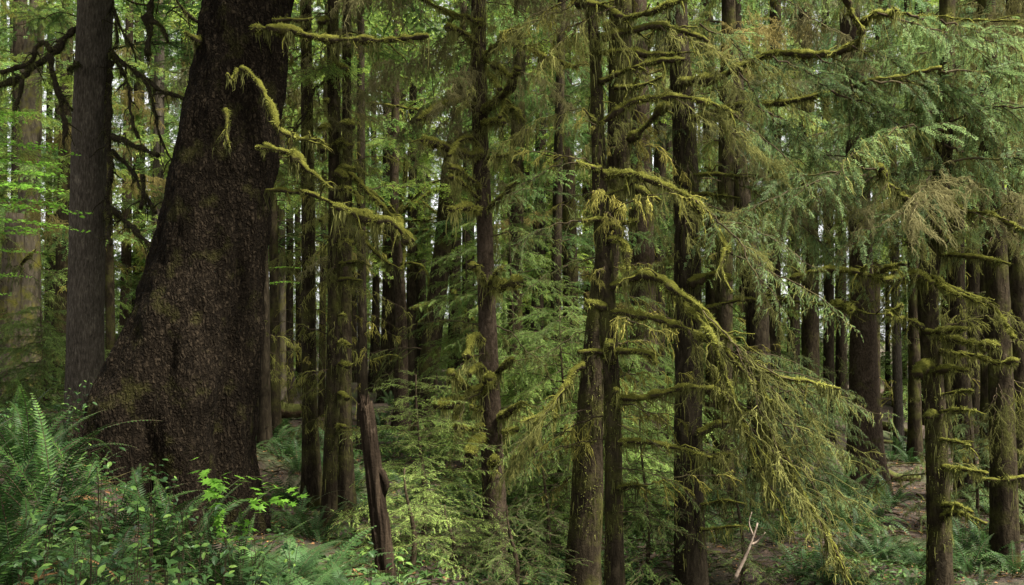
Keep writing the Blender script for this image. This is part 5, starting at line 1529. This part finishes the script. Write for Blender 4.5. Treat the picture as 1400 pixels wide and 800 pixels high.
def lady_frond(seed, arch, npin=20, mat="lady_fern_green", L=0.9, el0=60):
    rng = np.random.default_rng(seed)
    mb = MB()
    n = 20
    s = np.linspace(0, 1, n)
    el = np.radians(el0 - arch * s ** 1.1)
    ds = L / (n - 1)
    x = np.concatenate([[0], np.cumsum(np.cos(el[:-1]) * ds)])
    z = np.concatenate([[0], np.cumsum(np.sin(el[:-1]) * ds)])
    path = np.stack([x, 0.02 * np.sin(3 * s), z], 1)
    tube(mb, path, 0.004 * (1 - 0.8 * s) + 0.0006, 4, 1, cap=False)
    T = norm(np.gradient(path, axis=0))
    side = norm(np.cross(T, np.array([0, 0, 1.0]) + 0 * T))
    nrm = np.cross(side, T)
    for k in range(npin):
        u_ = 0.16 + 0.83 * k / (npin - 1)
        f = u_ * (n - 1)
        i = int(min(f, n - 2))
        pb = path[i] + (path[i + 1] - path[i]) * (f - i)
        wl = 0.17 * min(1, (u_ - 0.06) / 0.22) ** 0.7 * max(0.03, 1 - u_) ** 0.8 * 1.25
        for sg in (1, -1):
            dv = norm(side[i] * sg + T[i] * 0.35 + nrm[i] * 0.08)
            m_ = max(3, int(wl / 0.0085))
            q = (np.arange(m_) + 0.5) / m_
            b2 = pb + dv * wl * q[:, None] - nrm[i] * (0.25 * wl * q[:, None] ** 2)
            l2 = 0.028 * (1.05 - q) ** 0.6 * (0.5 + wl / 0.3)
            s2 = norm(np.cross(nrm[i], dv))
            for s3 in (1, -1):
                d2 = norm(s2 * s3 + dv * 0.45 + rng.normal(0, 0.08, (m_, 3)))
                kites(mb, b2, d2, np.tile(nrm[i], (m_, 1)), l2, np.full(m_, 0.0095), 0, np.clip(rng.normal(0.5, 0.12, m_) + 0.2 * u_, 0, 1), 0.1, 0.4)
    return mb.mesh("frond", [mat, "twig_wood"])


FR = [frond_mesh(400 + k, a, el0=e, tint=t_) for k, (a, e, t_) in enumerate([(55, 80, .5), (75, 78, .45), (95, 74, .4), (110, 66, .5), (60, 84, .7), (85, 70, .75), (125, 60, .35)])]
FRD = [frond_mesh(420 + k, 120, el0=50, mat="dead_frond") for k in range(2)]
FRF = [frond_mesh(430 + k, a, 24, 0.10, "fern_far", 0.028, el0=e) for k, (a, e) in enumerate([(80, 76), (105, 68), (120, 62)])]
LF = [lady_frond(440 + k, a, el0=e) for k, (a, e) in enumerate([(60, 62), (75, 55), (50, 48), (85, 70)])]


def fern(x, y, size, label, meshes, nf=15, name="sword_fern", group=None, dead=0, tilt=(-14, 14)):
    g = gz(x, y)
    root = thing(name, (x, y, g - 0.02), label, "fern", group)
    a = random.uniform(0, 360)
    for k in range(nf):
        a += 137.5
        me = FRD[k % 2] if k < dead else random.choice(meshes)
        s = size * random.uniform(0.65, 1.12)
        obj("frond", me, root, (0.03 * math.cos(R(a)), 0.03 * math.sin(R(a)), 0.0), (random.uniform(-.25, .25), R(random.uniform(*tilt)), R(a + random.uniform(-12, 12))), s)
    return root


near_f = [(40, 640, 8.0, 1.15), (110, 650, 7.6, 1.1), (5, 660, 7.0, 1.1), (75, 690, 6.6, 1.05), (160, 690, 7.0, .85), (215, 700, 6.8, .95), (255, 705, 7.2, .95), (290, 730, 6.8, .85), (150, 740, 5.8, .85), (30, 740, 5.6, .9), (90, 760, 5.2, .8), (200, 760, 5.4, .8), (250, 770, 5.2, .8), (300, 790, 5.4, .8),
          (130, 800, 4.6, .75), (40, 800, 4.5, .75), (230, 820, 4.5, .75), (330, 760, 6.6, .75), (-40, 680, 7.5, 1.1), (-30, 760, 5.2, .9), (330, 820, 5.0, .7), (180, 840, 4.1, .65), (90, 850, 4.0, .6), (300, 860, 4.1, .6), (0, 610, 9.6, 1.1), (60, 600, 10.4, 1.1), (20, 580, 12, 1.1), (90, 590, 11.6, 1.0), (-50, 600, 10.5, 1.1)]
for k, (px, py, d, s) in enumerate(near_f):
    x = (px - 700) / FPX * d
    dd_ = random.choice((0, 1, 2))
    row = "high on the bank" if py < 670 else "halfway down the bank" if py < 755 else "low and nearest"
    at_ = "at the left picture edge" if px < 20 else "below the tall straight trunk" if px < 135 else "below the spruce's flared flank" if px < 240 else "below the huge spruce's foot"
    fern(x, d, s * (1.0 if px < 120 else .90), f"{'large' if s > 1 else 'arching' if s > .82 else 'small'} {'browning ' if dd_ == 2 else ''}sword fern {row}, {at_}", FR, 17, group="sword ferns on the near bank", dead=dd_)
for k, (px, d, s) in enumerate([(380, 6.2, .8), (420, 6.4, .85), (455, 6.2, .85), (490, 6.0, .8), (400, 7.2, .8), (440, 7.4, .85), (480, 7.2, .8), (520, 6.4, .7), (360, 5.4, .7), (420, 5.4, .75), (470, 5.3, .75), (520, 5.6, .7), (560, 5.9, .6), (350, 7.8, .8), (385, 8.6, .8), (500, 5.0, .6), (410, 9.2, .8)]):
    x = (px - 700) / FPX * d
    fern(x, d, s * (.62 if d < 5.8 else .8), f"{'nearest low' if d < 5.8 else 'pale feathery' if d < 6.8 else 'farther upright'} lady fern {'right below the broken snag' if px > 500 else 'halfway between maple sprig and broken snag' if px > 430 else 'just right of the bright maple sprig'}", LF, 11, "lady_fern", "lady ferns before the snag", 0, (-10, 25))
# ferns of the hollow and the far floor
spots = [(370, 18, 1.1), (390, 16.5, 1.1), (375, 21, 1.1), (350, 23, 1.1), (400, 20, 1.0), (440, 16, .9), (430, 18, 1), (410, 15.5, .9), (395, 14, .9), (500, 20, 1), (520, 24, 1.1), (535, 28, 1.1), (560, 26, 1.0), (610, 27, 1), (640, 24, 1), (700, 22, 1), (730, 19, 1),
         (1130, 17.5, 1.1), (1150, 18.5, 1.1), (1175, 17.5, 1.1), (1200, 19, 1.0), (1140, 16.5, 1.0), (1165, 15.5, 1.05), (1190, 16.5, 1), (1215, 18, .9), (1185, 14.5, .8), (1215, 14.5, .8), (1160, 13.8, .7), (1195, 13.4, .75), (1230, 13.6, .75), (1235, 25.5, 1.1), (1215, 25, 1.0), (1255, 26, 1.1), (1240, 24, .9),
         (1310, 14.5, .9), (1330, 15, .9), (1300, 13.5, .8), (1345, 13.5, .8), (1320, 12.5, .7), (1250, 13, .6), (1100, 20, 1), (1085, 17, 1), (1070, 22, 1), (1110, 24, 1), (900, 17, 1), (905, 15, .9), (880, 14.5, .9), (915, 19, 1), (790, 12, .8), (770, 12.5, .9), (755, 11.2, .8), (740, 13, .9), (860, 12, .8),
         (880, 12.2, .8), (990, 14, .9), (1030, 15.5, 1), (1060, 14, .9), (1090, 12.5, .8), (1120, 12, .8), (60, 20, 1.1), (90, 22, 1.1), (30, 24, 1.1), (160, 24, 1.1), (120, 19, 1.0), (980, 20, 1), (1020, 25, 1), (960, 16, 1), (330, 28, 1), (1150, 12.2, .6), (1350, 17, .9), (1380, 12.5, .8), (1170, 11.8, .6), (1240, 12, .6), (1330, 11.5, .6),
         (590, 21, 1), (660, 14, .9), (700, 13, .9), (610, 13.5, .9), (560, 14, .9), (540, 12, .8), (480, 15, .9), (460, 17, .9), (500, 13.5, .8), (445, 12, .7), (430, 11, .7), (405, 11.5, .7)]
for k, (px, d, s) in enumerate(spots):
    x = (px - 700) / FPX * d
    where = "on the far left rise" if px < 250 else "in the hollow beyond the huge leaning spruce" if px < 480 else "in the dim hollow between the middle trunks" if px < 1070 else "on the bare floor round the flared reddish trunk"
    lm_ = land_label(px, "").strip()
    fern(x, d, s, f"{'small near' if d < 13 else 'dark green' if d < 18 else 'farther' if d < 23 else 'distant'} sword fern {lm_}", FRF, 14, group=f"sword ferns {where}", tilt=(-10, 18))

# ------------------------------------------------------------------ fallen wood
def fallen(pts, r, label, mat, name, cat="log", lump=0.15):
    w = np.array([P(*q) for q in pts])
    for q in w:
        q[2] = max(q[2], gz(q[0], q[1]) + (r * 0.4 if cat == "log" else -10))
    base = w[0].copy()
    path = resample(w, 24) - base
    mb = MB()
    tube(mb, path, np.linspace(r, r * 0.7, 24), 12, 0, 0.5, lump, True, 9)
    o = obj(name, mb.mesh(name, [mat]), None, base)
    tag(o, label, cat)
    return o


fallen([(1200, 640, 22), (1225, 652, 22), (1258, 668, 22)], 0.10, "short rotting log on the bare brown floor beside the flared reddish trunk", "rotten_log", "fallen_log")
fallen([(1192, 602, 28), (1230, 606, 28), (1250, 610, 28)], 0.06, "thin fallen pole lying farther back on the bare floor", "rotten_log", "fallen_pole")
fallen([(1155, 570, 30), (1200, 580, 30), (1250, 595, 29)], 0.16, "long low log on the rise behind the flared reddish trunk", "rotten_log", "fallen_log")
fallen([(380, 560, 24), (405, 562, 24), (430, 560, 24)], 0.2, "dark log lying behind the slim mossy trunk", "rotten_log", "fallen_log")
o = thing("dead_branch", P(1006, 790, 10.5), "bleached bare forked branch leaning under the drooping mossy fan", "branch")
mb = MB()
b0 = P(1006, 790, 10.5)
pp = np.array([P(*q) for q in [(1004, 792, 10.5), (1015, 770, 10.5), (1026, 745, 10.5), (1036, 715, 10.5)]]) - b0
tube(mb, resample(pp, 14), np.linspace(0.022, 0.008, 14), 8, 0, 0.5, 0.2)
pp = np.array([P(*q) for q in [(1026, 745, 10.5), (1036, 740, 10.5), (1046, 728, 10.45)]]) - b0
tube(mb, resample(pp, 8), np.linspace(0.014, 0.005, 8), 7, 0)
pp = np.array([P(*q) for q in [(1030, 733, 10.5), (1024, 715, 10.5), (1028, 700, 10.5)]]) - b0
tube(mb, resample(pp, 8), np.linspace(0.010, 0.004, 8), 7, 0)
obj("forked_stick", mb.mesh("forked_stick", ["bleached_wood"]), o)

mb = MB()
rngs = np.random.default_rng(77)
stick_meshes = []
for k in range(4):
    mb = MB()
    q_ = np.linspace(0, 1, 14)
    p_ = np.stack([q_ * 1.3, np.cumsum(rngs.normal(0, .03, 14)), 0.05 + .04 * np.sin(q_ * 5 + k) + .1 * q_ * (k % 2)], 1)
    tube(mb, p_, .022 * (1 - .7 * q_), 7, 0, .5, .2)
    for j in range(4):
        i_ = int(rngs.integers(3, 11))
        e_ = np.linspace(0, 1, 6)[:, None]
        pp_ = p_[i_] + np.array([.5, rngs.choice((-1, 1)) * .6, .15]) * e_ * rngs.uniform(.2, .6)
        tube(mb, pp_, .010 * (1 - .7 * e_[:, 0]), 5, 0, .5)
    stick_meshes.append(mb.mesh("fallen_stick", ["twig_wood" if k % 2 else "rotten_log"]))
for k, (px, d) in enumerate([(1180, 16), (1225, 17), (1250, 20), (1210, 22), (1265, 24), (1300, 21), (1330, 19), (1120, 14), (1060, 13), (1240, 14.5), (1345, 15.5), (1150, 20), (980, 13.5), (905, 13.5), (440, 15), (385, 15.5), (400, 13)]):
    x = (px - 700) / FPX * d
    g = gz(x, d)
    nx = gz(x + .6, d) - g
    tn = k * 137.5
    o = obj("fallen_stick", stick_meshes[k % 4], None, (x, d, g - .01), (0, -math.atan2(nx, .6) * math.cos(R(tn)), R(tn)), 0.8 + .5 * ((k * 7) % 5) / 5)
    tag(o, land_label(px, f"{'near' if d < 15 else 'farther' if d < 20 else 'distant'} {'thin' if k % 2 else 'crooked'} stick on the ground,"), "stick", "fallen sticks on the forest floor")

# ------------------------------------------------------------------ ground cover and litter (nobody could count these)
rng = np.random.default_rng(11)


def scatter(n, xr, yr, dens=None):
    d = rng.uniform(0, 1, n) ** 0.8 * (yr[1] - yr[0]) + yr[0]
    ax = rng.uniform(xr[0], xr[1], n)
    x = (ax - 700) / FPX * d
    z = gz_arr(x, d) + np.array([0.10 * noise.noise(Vector((a * 0.8, b * 0.8, 0))) + 0.03 * noise.noise(Vector((a * 3.1, b * 3.1, 4))) for a, b in zip(x, d)])
    m_ = np.array([noise.noise(Vector((a * 0.55, b * 0.55, 9))) for a, b in zip(x, d)])
    return np.stack([x, d, z], 1), m_


pts, m_ = scatter(26000, (-80, 1480), (4, 24))
bare = (pts[:, 0] > 6) & (pts[:, 1] > 13)
keep = (m_ > -0.15) & ~(bare & (m_ < 0.25))
pts = pts[keep]
n = len(pts)
mb = MB()
for q in range(4):
    az = rng.uniform(0, 6.28, n)
    dv = norm(np.stack([np.cos(az), np.sin(az), rng.uniform(0.1, 0.9, n)], 1))
    nn = norm(np.array([0, 0, 1.0]) + rng.normal(0, 0.4, (n, 3)))
    off = rng.normal(0, 0.05, (n, 3)) * np.array([1, 1, 0])
    kites(mb, pts + off + np.array([0, 0, 0.005]), dv, nn, rng.uniform(0.04, 0.14, n), rng.uniform(0.02, 0.05, n), 0, np.clip(rng.normal(0.45, 0.2, n), 0, 1), 0.2, 0.5)
obj("ground_cover", mb.mesh("ground_cover", ["ground_leaf"]), kind="stuff")["label"] = "low leafy ground cover on the forest floor"
pts, m_ = scatter(9000, (-80, 1480), (4, 26))
n = len(pts)
az = rng.uniform(0, 6.28, n)
dv = np.stack([np.cos(az), np.sin(az), rng.uniform(-.1, .2, n)], 1)
mb = MB()
ln = rng.uniform(0.06, 0.5, n)[:, None]
pts[:, 2] += 0.015
side = norm(np.cross(dv, np.array([0, 0, 1.0])))
for k, up_ in enumerate((side, np.array([[0, 0, 1.0]]) + 0 * side)):
    blades(mb, pts, pts + dv * ln, up_, rng.uniform(0.01, 0.025, n), 0, 0.5)
pts2, m2 = scatter(16000, (-80, 1480), (6, 26))
n2_ = len(pts2)
az2 = rng.uniform(0, 6.28, n2_)
dv2 = norm(np.stack([np.cos(az2), np.sin(az2), rng.normal(0, .25, n2_)], 1))
kites(mb, pts2 + np.array([0, 0, .012]), dv2, norm(np.array([0, 0, 1.0]) + rng.normal(0, .4, (n2_, 3))), rng.uniform(.03, .09, n2_), rng.uniform(.012, .04, n2_), 1, np.clip(rng.normal(.4, .3, n2_), 0, 1))
obj("twig_litter", mb.mesh("twig_litter", ["rotten_log", "dead_frond"]), kind="stuff")["label"] = "small dead twigs lying on the forest floor"
print("labels repeated:", {k: v for k, v in used_lab.items() if v > 1})
import re as _re
_lab = {}
for o_ in bpy.data.objects:
    if o_.parent is None and o_.get("label") and o_.get("category"):
        _lab.setdefault(o_["label"], []).append(o_)
for k_, v_ in _lab.items():
    if len(v_) < 2 or "viewpoint" in k_:
        continue
    v_.sort(key=lambda q: q.location.x / max(1.0, q.location.y))
    n_ = len(v_)
    nums = ("two", "three", "four", "five", "six")[min(n_, 6) - 2]
    for i_, q in enumerate(v_):
        pos_ = ("left", "right")[i_] if n_ == 2 else "leftmost" if i_ == 0 else "rightmost" if i_ == n_ - 1 else ("second", "third", "fourth", "fifth")[i_ - 1]
        q["label"] = k_ + f", {pos_} of {nums}"
for o_ in bpy.data.objects:
    if o_.parent is None and o_.get("label") and len(_re.findall(r"[\w'-]+", o_["label"])) > 16:
        print("line LONG", o_["label"])
print("objects", len(bpy.data.objects), "unique tris", sum(len(m.polygons) for m in bpy.data.meshes))
